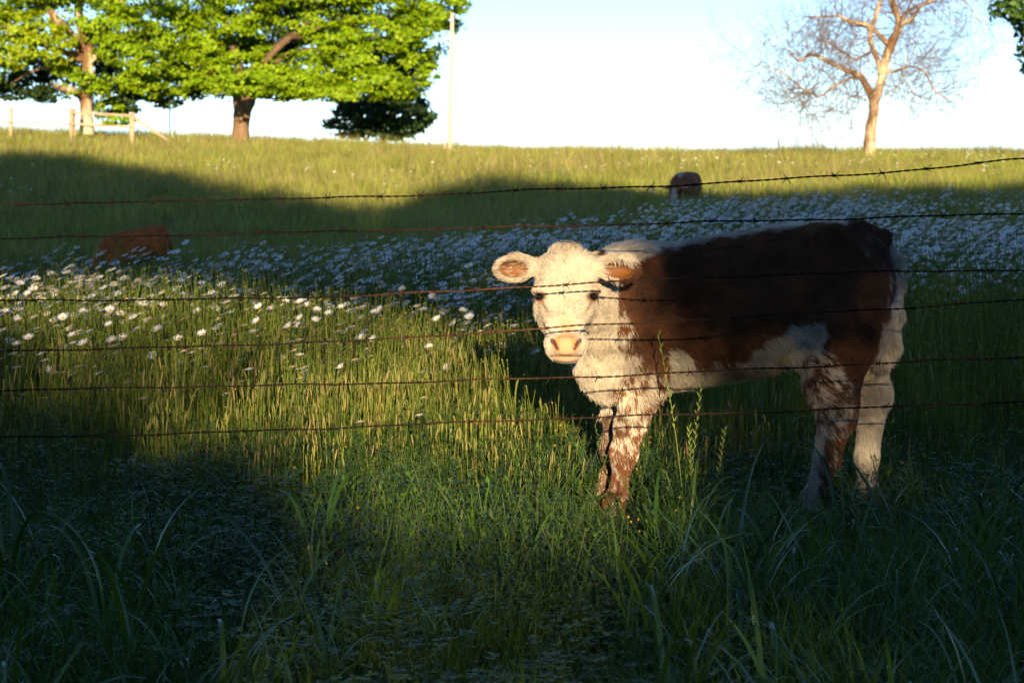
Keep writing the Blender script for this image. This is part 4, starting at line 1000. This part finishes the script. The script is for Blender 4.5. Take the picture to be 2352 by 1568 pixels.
def tuft(name, mat, *specs):
    mb = MB()
    for s in specs:
        V, Q, c, _ = blades(**s); mb.add(V, Q, None, c)
    return mb.mesh(name, mat, True)
def spike_tuft(name, n, rad, hh, cols, headcols, hl=(.035, .08), hr=.0035, lean=.10, stemw=.0014):
    mb = MB()
    for k in range(n):
        a = rng.uniform(0, 6.28); b = rad * math.sqrt(rng.random()); h = rng.uniform(*hh); l = rng.uniform(0, lean)
        x0, y0 = b * math.cos(a), b * math.sin(a); a2 = rng.uniform(0, 6.28); t = np.linspace(0, 1, 5)
        P = np.stack([x0 + math.cos(a2) * l * h * t ** 1.6, y0 + math.sin(a2) * l * h * t ** 1.6, h * t], -1)
        V, Q, T = tube(P, stemw, 3, False, up=(.9, .3, .1)); mb.add(V, Q, None, pal(1, cols, .15)[0])
        d = P[-1] - P[-2]; d /= np.linalg.norm(d); L_ = rng.uniform(*hl)
        HP = np.array([P[-1] + d * L_ * f + np.array([math.cos(a2), math.sin(a2), 0]) * .006 * f * f for f in np.linspace(0, 1, 6)])
        V, Q, T = tube(HP, np.array([.5, 1, 1.05, 1, .85, .3]) * hr, 6, True, .18, up=(.9, .3, .1)); mb.add(V, Q, T, pal(1, headcols, .12)[0])
    return mb.mesh(name, M_dry if mat_is_dry(headcols) else M_grass, True)
def mat_is_dry(c): return False
def clover(name, n=34, rad=.10):
    mb = MB()
    for k in range(n):
        a = rng.uniform(0, 6.28); b = rad * math.sqrt(rng.random()); h = rng.uniform(.03, .11); c = np.array([b * math.cos(a), b * math.sin(a), h]); col = pal(1, G_LUSH + [(.075, .12, .035)], .2)[0]
        ph = rng.uniform(0, 6.28)
        for j in range(3):
            q = ph + j * 2.094; L_ = rng.uniform(.009, .015); e = np.array([math.cos(q), math.sin(q), rng.uniform(-.1, .35)]); s = np.array([-math.sin(q), math.cos(q), 0])
            V = [c, c + e * L_ * .5 + s * L_ * .42, c + e * L_ * 1.05 + s * L_ * .25, c + e * L_ * 1.05 - s * L_ * .25, c + e * L_ * .5 - s * L_ * .42]
            mb.add(V, None, [(0, 1, 2), (0, 2, 3), (0, 3, 4)], col)
        V, Q, T = tube([c, c * [1, 1, 0]], .0007, 3, False, up=(.9, .3, .1)); mb.add(V, Q, None, col)
    return mb.mesh(name, M_grass, False)
def small_weed(name, n=16, rad=.12):
    """leafy stems with little pointed leaves"""
    mb = MB()
    for k in range(n):
        a = rng.uniform(0, 6.28); b = rad * math.sqrt(rng.random()); h = rng.uniform(.06, .2); x0, y0 = b * math.cos(a), b * math.sin(a); a2 = rng.uniform(0, 6.28); l = rng.uniform(.1, .6)
        t = np.linspace(0, 1, 5); P = np.stack([x0 + math.cos(a2) * l * h * t, y0 + math.sin(a2) * l * h * t, h * t], -1)
        col = pal(1, G_LUSH + [(.085, .125, .03), (.10, .13, .045)], .2)[0]
        V, Q, T = tube(P, .001, 3, False, up=(.9, .3, .1)); mb.add(V, Q, None, col)
        for j in range(9):
            c = P[0] + (P[-1] - P[0]) * rng.uniform(.15, 1); q = rng.uniform(0, 6.28); L_ = rng.uniform(.012, .028); e = np.array([math.cos(q), math.sin(q), rng.uniform(.0, .9)]); e /= np.linalg.norm(e)
            s = np.cross(e, [0, 0, 1]); mb.add([c, c + e * L_ * .5 + s * L_ * .2, c + e * L_, c + e * L_ * .5 - s * L_ * .2], [(0, 1, 2, 3)], None, col * rng.uniform(.8, 1.25))
    return mb.mesh(name, M_grass, False)
def rye_tuft(name, n, hh):
    """tall thin flowering grass with loose spikelets"""
    mb = MB()
    for k in range(n):
        h = rng.uniform(*hh); a2 = rng.uniform(0, 6.28); l = rng.uniform(.05, .3); t = np.linspace(0, 1, 9); x0, y0 = rng.normal(0, .05, 2)
        P = np.stack([x0 + math.cos(a2) * l * h * t ** 2, y0 + math.sin(a2) * l * h * t ** 2, h * t], -1); col = pal(1, [(.14, .18, .04), (.12, .16, .035), (.18, .19, .06)], .15)[0]
        V, Q, T = tube(P, np.linspace(.0013, .0007, 9), 3, False, up=(.9, .3, .1)); mb.add(V, Q, None, col)
        for j in range(12):
            f = .62 + .38 * j / 12; i = f * 8; c = P[int(i)] + (P[min(8, int(i) + 1)] - P[int(i)]) * (i % 1); s = 1 if j % 2 else -1; q = a2 + s * 1.3
            e = np.array([math.cos(q) * .45, math.sin(q) * .45, 1]); e /= np.linalg.norm(e); sd = np.array([-math.sin(q), math.cos(q), 0]); L_ = rng.uniform(.014, .022)
            mb.add([c, c + e * L_ * .5 + sd * .0025, c + e * L_, c + e * L_ * .5 - sd * .0025], [(0, 1, 2, 3)], None, col * 1.1)
    return mb.mesh(name, M_grass, False)
def scatter(name, label, P, variants, scl, rz=None, tilt=.12, idx=None, cat=None):
    """one object of countless small plants: a point per plant, a tuft on each point"""
    P = np.asarray(P, float); n = len(P)
    me = bpy.data.meshes.new(name + '_points'); me.vertices.add(n); me.vertices.foreach_set('co', P.astype(np.float32).ravel())
    rot = np.stack([rng.normal(0, tilt, n), rng.normal(0, tilt, n), rng.uniform(0, 6.283, n) if rz is None else rz], -1).astype(np.float32)
    a = me.attributes.new('rot', 'FLOAT_VECTOR', 'POINT'); a.data.foreach_set('vector', rot.ravel())
    a = me.attributes.new('scl', 'FLOAT', 'POINT'); a.data.foreach_set('value', np.broadcast_to(scl, n).astype(np.float32))
    a = me.attributes.new('vid', 'INT', 'POINT'); a.data.foreach_set('value', (rng.integers(0, len(variants), n) if idx is None else idx).astype(np.int32))
    me.update()
    src = bpy.data.collections.new(name + '_tufts')
    for k, v in enumerate(variants): src.objects.link(bpy.data.objects.new('%s_tuft_%02d' % (name, k), v))
    o = bpy.data.objects.new(name, me); C.objects.link(o)
    ng = bpy.data.node_groups.new(name, 'GeometryNodeTree')
    ng.interface.new_socket('Geometry', in_out='INPUT', socket_type='NodeSocketGeometry'); ng.interface.new_socket('Geometry', in_out='OUTPUT', socket_type='NodeSocketGeometry')
    N = ng.nodes; L = ng.links
    gi = N.new('NodeGroupInput'); go = N.new('NodeGroupOutput'); ci = N.new('GeometryNodeCollectionInfo'); ci.inputs[0].default_value = src; ci.inputs[1].default_value = True; ci.inputs[2].default_value = True
    ip = N.new('GeometryNodeInstanceOnPoints'); ip.inputs['Pick Instance'].default_value = True
    def attr(nm, ty):
        q = N.new('GeometryNodeInputNamedAttribute'); q.data_type = ty; q.inputs[0].default_value = nm; return q.outputs[0]
    e2r = N.new('FunctionNodeEulerToRotation'); L.new(attr('rot', 'FLOAT_VECTOR'), e2r.inputs[0])
    L.new(gi.outputs[0], ip.inputs['Points']); L.new(ci.outputs[0], ip.inputs['Instance']); L.new(attr('vid', 'INT'), ip.inputs['Instance Index'])
    L.new(e2r.outputs[0], ip.inputs['Rotation']); L.new(attr('scl', 'FLOAT'), ip.inputs['Scale']); L.new(ip.outputs[0], go.inputs[0])
    md = o.modifiers.new('scatter', 'NODES'); md.node_group = ng
    return tag(o, label, cat, kind='stuff')
def field(y0, y1, dens, margin=.6, densf=None):
    """random places in the visible wedge of ground between two distances, evenly spread"""
    hw = 1176 / F * 1.45; margin = max(margin, .3) + .9
    area = (hw * y1 + margin) * 2 * (y1 - y0); n = int(area * dens)
    y = rng.uniform(y0, y1, n); x = rng.uniform(-1, 1, n) * (hw * y1 + margin)
    k = np.abs(x) < hw * y + margin; x, y = x[k], y[k]
    if densf is not None: k = rng.random(len(x)) < densf(x, y); x, y = x[k], y[k]
    return np.stack([x, y, terr(x, y)], -1)
def pxx(P): return 1176 + P[:, 0] / P[:, 1] * F
pn = Noise(77)
def clear(P):
    a = pxx(P); nr = (P[:, 1] > 7.1) & (P[:, 1] < 8.75); low = np.where(P[:, 1] > 7.75, .93, .72); return ~(nr & (((np.abs(a - 1405) < 85) & (rng.random(len(P)) < low)) | ((np.abs(a - 1930) < 130) & (rng.random(len(P)) < .6))))
def patch(P, f): return pn(np.stack([P[:, 0], P[:, 1], 0 * P[:, 0]], -1), f)
HEROX = (-.05, 1.5)

# --- foreground
V_fine = [tuft('fine_grass', M_grass, dict(n=34, rad=.09, h=(.10, .30), wd=(.0025, .005), th0=(0, .35), th1=(.3, 1.5), cols=G_LUSH)) for _ in range(5)]
V_broad = [tuft('broad_grass', M_broad, dict(n=9, rad=.05, h=(.22, .46), wd=(.007, .014), th0=(.02, .35), th1=(.7, 2.6), cols=G_BLUE, segs=8, fold=.35, power=1.9)) for _ in range(7)]
V_clover = [clover('clover') for _ in range(4)]; V_weed = [small_weed('weed') for _ in range(4)]
V_rye = [rye_tuft('rye', 3, (.35, .62)) for _ in range(4)]
P = field(4.6, 9.6, 95, .5); P = P[clear(P)]
hfac = np.interp(pxx(P), [0, 600, 900, 1350, 1550, 2352], [1.0, .75, .6, .62, 1.15, 1.2]) * np.interp(P[:, 1], [4.6, 6.5, 7.4, 8.0, 8.9], [1.0, .95, .8, .62, .55]) * np.where((P[:, 1] > 6.9) & (np.abs(pxx(P) - 1280) < 230), .62, 1)
scatter('foreground_grass', 'dark lush grass in the shade in front of and under the wires', P, V_fine, hfac * rng.uniform(.7, 1.2, len(P)))
def bd(x, y):
    px = 1176 + x / y * F
    d = np.interp(px, [0, 500, 900, 1300, 1500, 2352], [.5, .55, .35, .25, .9, 1.0]) * np.interp(y, [4.6, 7.2, 7.9, 8.3], [1, 1, .45, 0])
    return d * np.clip(.65 + .9 * pn(np.stack([x, y, 0 * x], -1), 1.6), .05, 1)
P = field(4.6, 8.3, 20, .4, bd); P = P[clear(P)]; hf = np.interp(pxx(P), [0, 700, 1300, 1600, 2352], [.8, .7, .6, 1.0, 1.0]) * np.interp(P[:, 1], [5, 6.4, 7.4, 8.2], [.95, 1, .9, .7])
scatter('broad_grass', 'broad arching blades of bluish green grass along the bottom', P, V_broad, hf * rng.uniform(.75, 1.25, len(P)), tilt=.08)
V_arch = [tuft('arching_grass', M_broad, dict(n=4, rad=.04, h=(.34, .62), wd=(.011, .019), th0=(.0, .3), th1=(1.3, 2.9), cols=G_BLUE, segs=10, fold=.4, power=2.2)) for _ in range(7)]
P = field(4.6, 8.0, 9, .4, lambda x, y: np.interp(1176 + x / y * F, [0, 600, 900, 1300, 1500, 2352], [.8, .7, .45, .4, 1, 1]) * np.interp(y, [4.6, 7, 8], [1, .9, .3]))
scatter('arching_grass', 'long drooping glossy grass leaves catching bluish sky light in front', P, V_arch, np.interp(P[:, 1], [5, 6.5, 8], [.8, .9, .7]) * np.interp(pxx(P), [700, 900, 1300, 1500], [1, .6, .6, 1]) * rng.uniform(.7, 1.15, len(P)), tilt=.08)
P = field(5.0, 9.4, 60, .3, lambda x, y: np.interp(1176 + x / y * F, [0, 300, 700, 1400, 1600, 2352], [.35, .5, 1, 1, .5, .3]))
scatter('clover_cover', 'low clover leaves between the grass in front of the calf', P, V_clover, rng.uniform(.8, 1.4, len(P)) * np.where((np.abs(pxx(P) - 1405) < 100) & (P[:, 1] > 7.1) & (P[:, 1] < 8.75), .42, 1))
P = field(6.3, 10.5, 34, .3, lambda x, y: np.interp(1176 + x / y * F, [0, 400, 800, 1400, 1700, 2352], [.5, .7, 1, 1, .5, .4])); P = P[clear(P)]
scatter('small_weeds', 'small leafy weeds in the grass around the fence line', P, V_weed, rng.uniform(.8, 1.5, len(P)))
# --- pale flowering grass stalks standing between the wires and the calf
for (tx, ty), (bx, by), lb in (((1513, 770), (1572, 1170), 'tallest pale green grass stalk with a knotted seed head, in front of the calf shoulder'), ((1611, 880), (1583, 1165), 'pale green grass stalk leaning right, in front of the calf belly'),
                               ((1583, 985), (1592, 1180), 'short upright green grass stalk just under the calf belly'), ((1665, 990), (1640, 1185), 'thin leaning grass stalk between the fore and hind legs of the calf')):
    Y = 8.2; b = at(bx, by, Y); b[2] = 0; tpt = at(tx, ty, Y) - b; o = empty('grass_stalk', b, label=lb, cat='grass stalk', group='grass stalks in front of the calf')
    t = np.linspace(0, 1, 10)[:, None]; Pk = np.hstack([tpt[0] * t ** 1.5, .01 * t, tpt[2] * t])
    V, Q, T = tube(Pk, np.linspace(.0019, .0011, 10), 5, True, up=(.9, .3, .1)); obj('stem', make_mesh('stem', V, [Q, T], M_grass, np.tile([.17, .23, .045], (len(V), 1)), True), o)
    mb = MB()
    for j in range(16):
        f = .52 + .48 * j / 15; c = np.array([tpt[0] * f ** 1.5, .01 * f, tpt[2] * f]); s = 1 if j % 2 else -1; e = np.array([s * .42, rng.normal(0, .2), 1]); e /= np.linalg.norm(e); L_ = rng.uniform(.018, .026)
        V, Q, T = tube([c, c + e * L_ * .4, c + e * L_], [.0012, .0028, .0006], 5, True, up=(.9, .3, .1)); mb.add(V, Q, T, pal(1, [(.26, .31, .07), (.21, .27, .055)], .1)[0])
    obj('seed_head', mb.mesh('seed_head', M_grass), o)
    for k in range(2):
        V, Q, c_, _ = blades(1, .005, (.16, .26), (.005, .007), (.1, .3), (.8, 1.6), G_BLUE, 6); obj('leaf', make_mesh('leaf', V + [0, 0, .02], Q, M_grass, c_, True), o)
# --- middle field
V_mid = [tuft('field_grass', M_grass, dict(n=20, rad=.10, h=(.20, .44), wd=(.0025, .0045), th0=(0, .18), th1=(.1, .8), cols=G_MID, face=.8), dict(n=14, rad=.10, h=(.12, .28), wd=(.003, .005), th0=(0, .3), th1=(.3, 1.3), cols=G_LUSH)) for _ in range(6)]
P = field(8.9, 17, 46, .6, lambda x, y: np.where((x > -.3) & (x < 1.7) & (y < 9.5), .35, 1))
hf = np.interp(P[:, 1], [8.9, 9.6, 10.5, 13, 17], [.42, .55, .78, 1.0, 1.05]); hf = np.where((P[:, 0] > -.35) & (P[:, 1] < 9.8), hf * .6, hf)
scatter('field_grass', 'upright green grass stems of the meadow behind the wires', P, V_mid, hf * rng.uniform(.75, 1.15, len(P)), tilt=.10)
V_spk = [spike_tuft('seed_spikes', 10, .12, (.16, .32), G_MID, [(.22, .20, .05), (.19, .20, .045), (.27, .21, .075), (.17, .17, .04)]) for _ in range(5)]
def sd_(x, y):
    px = 1176 + x / y * F; return np.interp(px, [0, 350, 650, 1350, 1480, 2352], [.3, .45, 1, 1, .3, .35]) * np.interp(y, [8.3, 8.8, 11.5, 13.5], [.7, 1, 1, .1])
P = field(8.3, 13.5, 19, .4, sd_); P = P[clear(P)]; hf = np.interp(P[:, 1], [8.3, 9, 10, 12], [.62, .75, 1.0, 1.25])
scatter('seed_spikes', 'golden spike-shaped seed heads standing in the sunlit grass', P, V_spk, hf * rng.uniform(.8, 1.15, len(P)), tilt=.03)
V_stem = [spike_tuft('flower_stems', 7, .12, (.40, .62), [(.25, .29, .04), (.20, .25, .035), (.16, .21, .03)], [(.22, .26, .05), (.30, .27, .06)], (.006, .011), .0042, .16, .0016) for _ in range(4)]
P = field(9.3, 16, 52, .4, lambda x, y: np.interp(y, [9.6, 11, 16], [.2, 1, 1])); scatter('bud_stems', 'tall thin stems with closed buds among the daisies', P, V_stem, np.interp(P[:, 1], [9.6, 12, 16], [.7, 1, 1.05]) * rng.uniform(.75, 1.1, len(P)), tilt=.06)
P = field(8.0, 12, 2.2, .4); P = P[clear(P)]; scatter('flowering_grass', 'thin flowering grass with loose spikelets rising from the meadow', P, V_rye, rng.uniform(.6, 1.0, len(P)), tilt=.08)
V_brown = [tuft('dry_stems', M_dry, dict(n=9, rad=.12, h=(.25, .6), wd=(.002, .0032), th0=(0, .35), th1=(.05, .9), cols=BROWNS, segs=4)) for _ in range(4)]
P = field(9.5, 18, 7, .4, lambda x, y: np.clip(.2 + pn(np.stack([x, y, 0 * x], -1), .9), 0, 1)); scatter('dry_stems', 'dry brown stems standing among the green grass', P, V_brown, rng.uniform(.6, 1.1, len(P)), tilt=.1)
V_yel = [spike_tuft('yellow_flowers', 5, .08, (.07, .16), G_LUSH, [(.42, .28, .02), (.36, .23, .02)], (.004, .007), .0045, .3) for _ in range(3)]
P = field(6.8, 12, 2.6, .3, lambda x, y: np.interp(1176 + x / y * F, [0, 400, 1500, 1700, 2352], [1, .9, .9, .4, .4])); scatter('yellow_flowers', 'tiny yellow clover flowers low in the grass', P, V_yel, rng.uniform(.8, 1.3, len(P)))
# --- far hill
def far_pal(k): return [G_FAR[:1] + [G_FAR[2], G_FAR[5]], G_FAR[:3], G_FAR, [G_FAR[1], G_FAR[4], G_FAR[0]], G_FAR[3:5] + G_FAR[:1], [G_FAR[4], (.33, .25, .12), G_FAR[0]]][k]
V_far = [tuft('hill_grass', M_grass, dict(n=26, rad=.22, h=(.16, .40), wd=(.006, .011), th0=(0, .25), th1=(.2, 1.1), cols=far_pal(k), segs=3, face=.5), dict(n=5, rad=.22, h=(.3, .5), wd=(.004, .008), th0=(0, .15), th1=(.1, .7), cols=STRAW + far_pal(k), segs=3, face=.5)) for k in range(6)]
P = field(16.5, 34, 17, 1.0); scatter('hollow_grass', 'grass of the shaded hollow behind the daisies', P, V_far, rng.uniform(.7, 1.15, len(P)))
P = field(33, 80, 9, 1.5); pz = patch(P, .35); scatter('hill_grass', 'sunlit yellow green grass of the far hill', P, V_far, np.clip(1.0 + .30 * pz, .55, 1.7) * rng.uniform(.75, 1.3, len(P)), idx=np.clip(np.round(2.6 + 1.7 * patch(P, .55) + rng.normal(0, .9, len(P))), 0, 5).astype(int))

P = field(62, 79, 1.6, 1.5, lambda x, y: np.clip(pn(np.stack([x, y, 0 * x], -1), .8) - .1, 0, 1)); scatter('crest_tufts', 'taller uneven tufts of grass and weeds along the crest', P, V_far, rng.uniform(1.1, 2.1, len(P)))
# ------------------------------------------------------------------ daisies
def daisy_head(mb, c, n, r, rr, droop, m_p=0, m_d=1, pr=7):
    """petals and disc of one flower: c centre, n axis"""
    n = np.asarray(n, float); n /= np.linalg.norm(n); a = np.cross(n, [.3, .9, .2]); a /= np.linalg.norm(a); b = np.cross(n, a); c = np.asarray(c, float)
    k = pr
    for i in range(k):
        q = 2 * math.pi * (i + rr.uniform(-.2, .2)) / k; e = a * math.cos(q) + b * math.sin(q); s = -a * math.sin(q) + b * math.cos(q); L_ = r * rr.uniform(.88, 1.08); w_ = 2.2 * r / k * rr.uniform(.9, 1.15); dz = droop + rr.uniform(-.12, .12)
        p0 = c + e * r * .22; p1 = c + e * L_ * .65 + n * dz * L_ * .25; p2 = c + e * L_ + n * dz * L_ * .55
        mb.add([p0 - s * w_ * .5, p0 + s * w_ * .5, p1 + s * w_ * .75, p1 - s * w_ * .75, p2 + s * w_ * .4, p2 - s * w_ * .4], [(0, 1, 2, 3), (3, 2, 4, 5)], None, (.88, .88, .86), m_p)
def daisy_disc(mb, c, n, r, m=0):
    n = np.asarray(n, float); n /= np.linalg.norm(n); a = np.cross(n, [.3, .9, .2]); a /= np.linalg.norm(a); b = np.cross(n, a); c = np.asarray(c, float)
    V = []
    for rad, h in ((1, -.15), (.92, .25), (.55, .5)):
        for i in range(9): q = i * 2 * math.pi / 9; V.append(c + (a * math.cos(q) + b * math.sin(q)) * r * .33 * rad + n * r * .33 * h)
    V += [c + n * r * .2, c - n * r * .1]
    Q = [(j * 9 + i, j * 9 + (i + 1) % 9, j * 9 + 9 + (i + 1) % 9, j * 9 + 9 + i) for j in range(2) for i in range(9)]
    T = [(18 + i, 18 + (i + 1) % 9, 27) for i in range(9)] + [((i + 1) % 9, i, 28) for i in range(9)]
    mb.add(V, Q, T, (.6, .35, .02), m)
def daisy_meshes(v, h):
    g = np.random.default_rng(300 + v); lean = g.uniform(.03, .22); az = g.uniform(0, 6.28); t = np.linspace(0, 1, 7)
    P = np.stack([math.cos(az) * lean * h * t ** 2, math.sin(az) * lean * h * t ** 2, h * t], -1)
    V, Q, T = tube(P, np.linspace(.0017, .0013, 7), 4, False, up=(.9, .3, .1)); ms = MB(); ms.add(V, Q, None, (.14, .19, .04))
    for k in range(4):                                                    # a few narrow stem leaves
        c = P[1 + k]; q = g.uniform(0, 6.28); L_ = g.uniform(.03, .06); e = np.array([math.cos(q), math.sin(q), 1.1]); e /= np.linalg.norm(e); s = np.array([-math.sin(q), math.cos(q), 0])
        ms.add([c, c + e * L_ * .5 + s * .003, c + e * L_, c + e * L_ * .5 - s * .003], [(0, 1, 2, 3)], None, (.06, .11, .025))
    tl = g.uniform(.0, .42) if v % 5 else g.uniform(.8, 1.2); ta = g.uniform(-.9, .9) + (math.pi if v % 2 else 0); n = np.array([math.sin(tl) * math.sin(ta) * .8 - .38, -math.sin(tl) * math.cos(ta) * .8, math.cos(tl)])
    r = g.uniform(.021, .029); dr = g.uniform(-.35, .30) if v % 5 else .9
    mp = MB(); daisy_head(mp, P[-1], n, r, g, dr, pr=17); md_ = MB(); daisy_disc(md_, P[-1], n, r)
    return ms, mp, md_
def daisy_density(x, y):
    px = 1176 + x / y * F
    end = np.interp(px, [0, 400, 900, 1200, 1600, 2000, 2352], [16.4, 17.2, 20.5, 25, 29.5, 32, 33]); st = np.interp(px, [0, 300, 700, 1150, 1300, 1900, 2352], [9.7, 9.5, 9.4, 10.2, 12.6, 13.2, 12.4])
    d = sstep(st, st + 1.8, y) * sstep(end, end - 1.2, y)
    pa = pn(np.stack([x, y, 0 * x], -1), 1.1)
    return d * np.clip(.50 + .75 * pa, .06, 1)
P = np.vstack([field(9.7, 33.5, 62, .3, daisy_density), field(9.7, 15.5, 46, .3, lambda x, y: daisy_density(x, y) * (1176 + x / y * F < 1300))]); P = P[np.argsort(P[:, 1])]
few = field(8.9, 12.5, 1.4, .1, lambda x, y: np.where(1176 + x / y * F < 1250, .8, .0)); P = np.vstack([P, few])
P = P[np.argsort(P[:, 1])]
px_, py_ = pix(P + np.array([0, 0, .5])); vis = (px_ > -12) & (px_ < 2364)
# the calf hides what stands behind it
hid = ((px_ > 1330) & (px_ < 2020) & (py_ > 590) & (py_ < 850)) | ((px_ > 1250) & (px_ < 1360) & (py_ > 580) & (py_ < 820))
P_side = P[~vis]; P = P[vis]; hid = hid[vis]; near = np.nonzero(~hid)[0][:300]; rest = np.ones(len(P), bool); rest[near] = False
HTS = (.36, .43, .50, .56, .62, .66)
KINDS = []
for v in range(18):
    ms, mp, md_ = daisy_meshes(v, HTS[v % 6]); KINDS.append((ms.mesh('stem', M_stem), mp.mesh('corolla', M_petal, False), md_.mesh('disc', M_disc)))
WBAND = ['above all wires', 'in the top wire gap', 'in the second wire gap', 'in the third wire gap', 'in the fourth wire gap', 'in the lowest wire gap', 'below all wires']
def daisy_zone(head, v):
    a, b = pix(head); n = sum(b > np.interp(a, [q[0] for q in wl], [q[1] for q in wl]) for wl in WIRES)
    hor = ['at the left edge', 'under the left maple trunk', 'under the left cow', 'just right of the left cow', 'under the thick maple trunk', 'right of the thick maple trunk', 'under the dark young tree', 'under the pale pole', 'beside the calf face', 'right of the calf rump'][int(np.digitize(a, [110, 235, 400, 490, 620, 770, 970, 1100, 1500]))]
    if 1500 < a < 2030: hor = 'over the calf back'
    look = 'tilted white daisy' if v % 5 == 0 else ('small white daisy' if v % 3 == 0 else 'flat white daisy')
    return '%s %s, %s' % (look, WBAND[n], hor), 'daisies %s' % hor
roots = []
for i in near:
    p = P[i]; v = random.randrange(18)
    hs = float(np.interp(p[1], [9, 10.5, 12, 14], [.55, .72, .9, 1.0])) * random.uniform(.85, 1.12)
    lb, gr = daisy_zone(p + np.array([0, 0, HTS[v % 6] * hs]), v)
    o = empty('daisy', p, label=lb, cat='daisy', group=gr); o.scale = (1, 1, hs); o.rotation_euler = (random.gauss(0, .05), random.gauss(0, .05), random.uniform(-.5, .5))
    for nm, me in zip(('stem', 'corolla', 'disc'), KINDS[v]): obj(nm, me, o)
FAR = []
for v in range(10):
    mb = MB(); g = np.random.default_rng(500 + v)
    for k in range(2):
        x, y = g.uniform(-.10, .10, 2); h = g.uniform(.44, .66); V, Q, T = tube([(x, y, 0), (x + .02, y, h * .5), (x + .03, y, h)], .0016, 3, False, up=(.9, .3, .1)); mb.add(V, Q, None, (.12, .17, .04), 2)
        tl = g.uniform(.05, .6); ta = g.uniform(-1, 1) + (math.pi if g.random() < .4 else 0); n = np.array([math.sin(tl) * math.sin(ta) - .42, -math.sin(tl) * math.cos(ta) - .10, math.cos(tl)])
        daisy_head(mb, (x + .03, y, h), n, g.uniform(.021, .028), g, g.uniform(-.3, .3), pr=11); daisy_disc(mb, (x + .03, y, h), n, .024, 1)
    FAR.append(mb.mesh('daisy_pair', [M_petal, M_disc, M_stem], False))
Pf = np.vstack([P[rest], P_side])
scatter('daisy_field', 'dense bluish white daisies filling the shaded meadow behind the calf', Pf, FAR, rng.uniform(.82, 1.08, len(Pf)), rz=rng.uniform(-.6, .6, len(Pf)), tilt=.05)
Ph = field(36, 68, 2.4, .5, lambda x, y: np.clip(pn(np.stack([x, y, 0 * x], -1), .40) - .15, 0, 1) ** 1.5); scatter('hill_daisies', 'scattered clusters of pale daisies on the sunlit hill', Ph, FAR, rng.uniform(.8, 1.1, len(Ph)), tilt=.1)
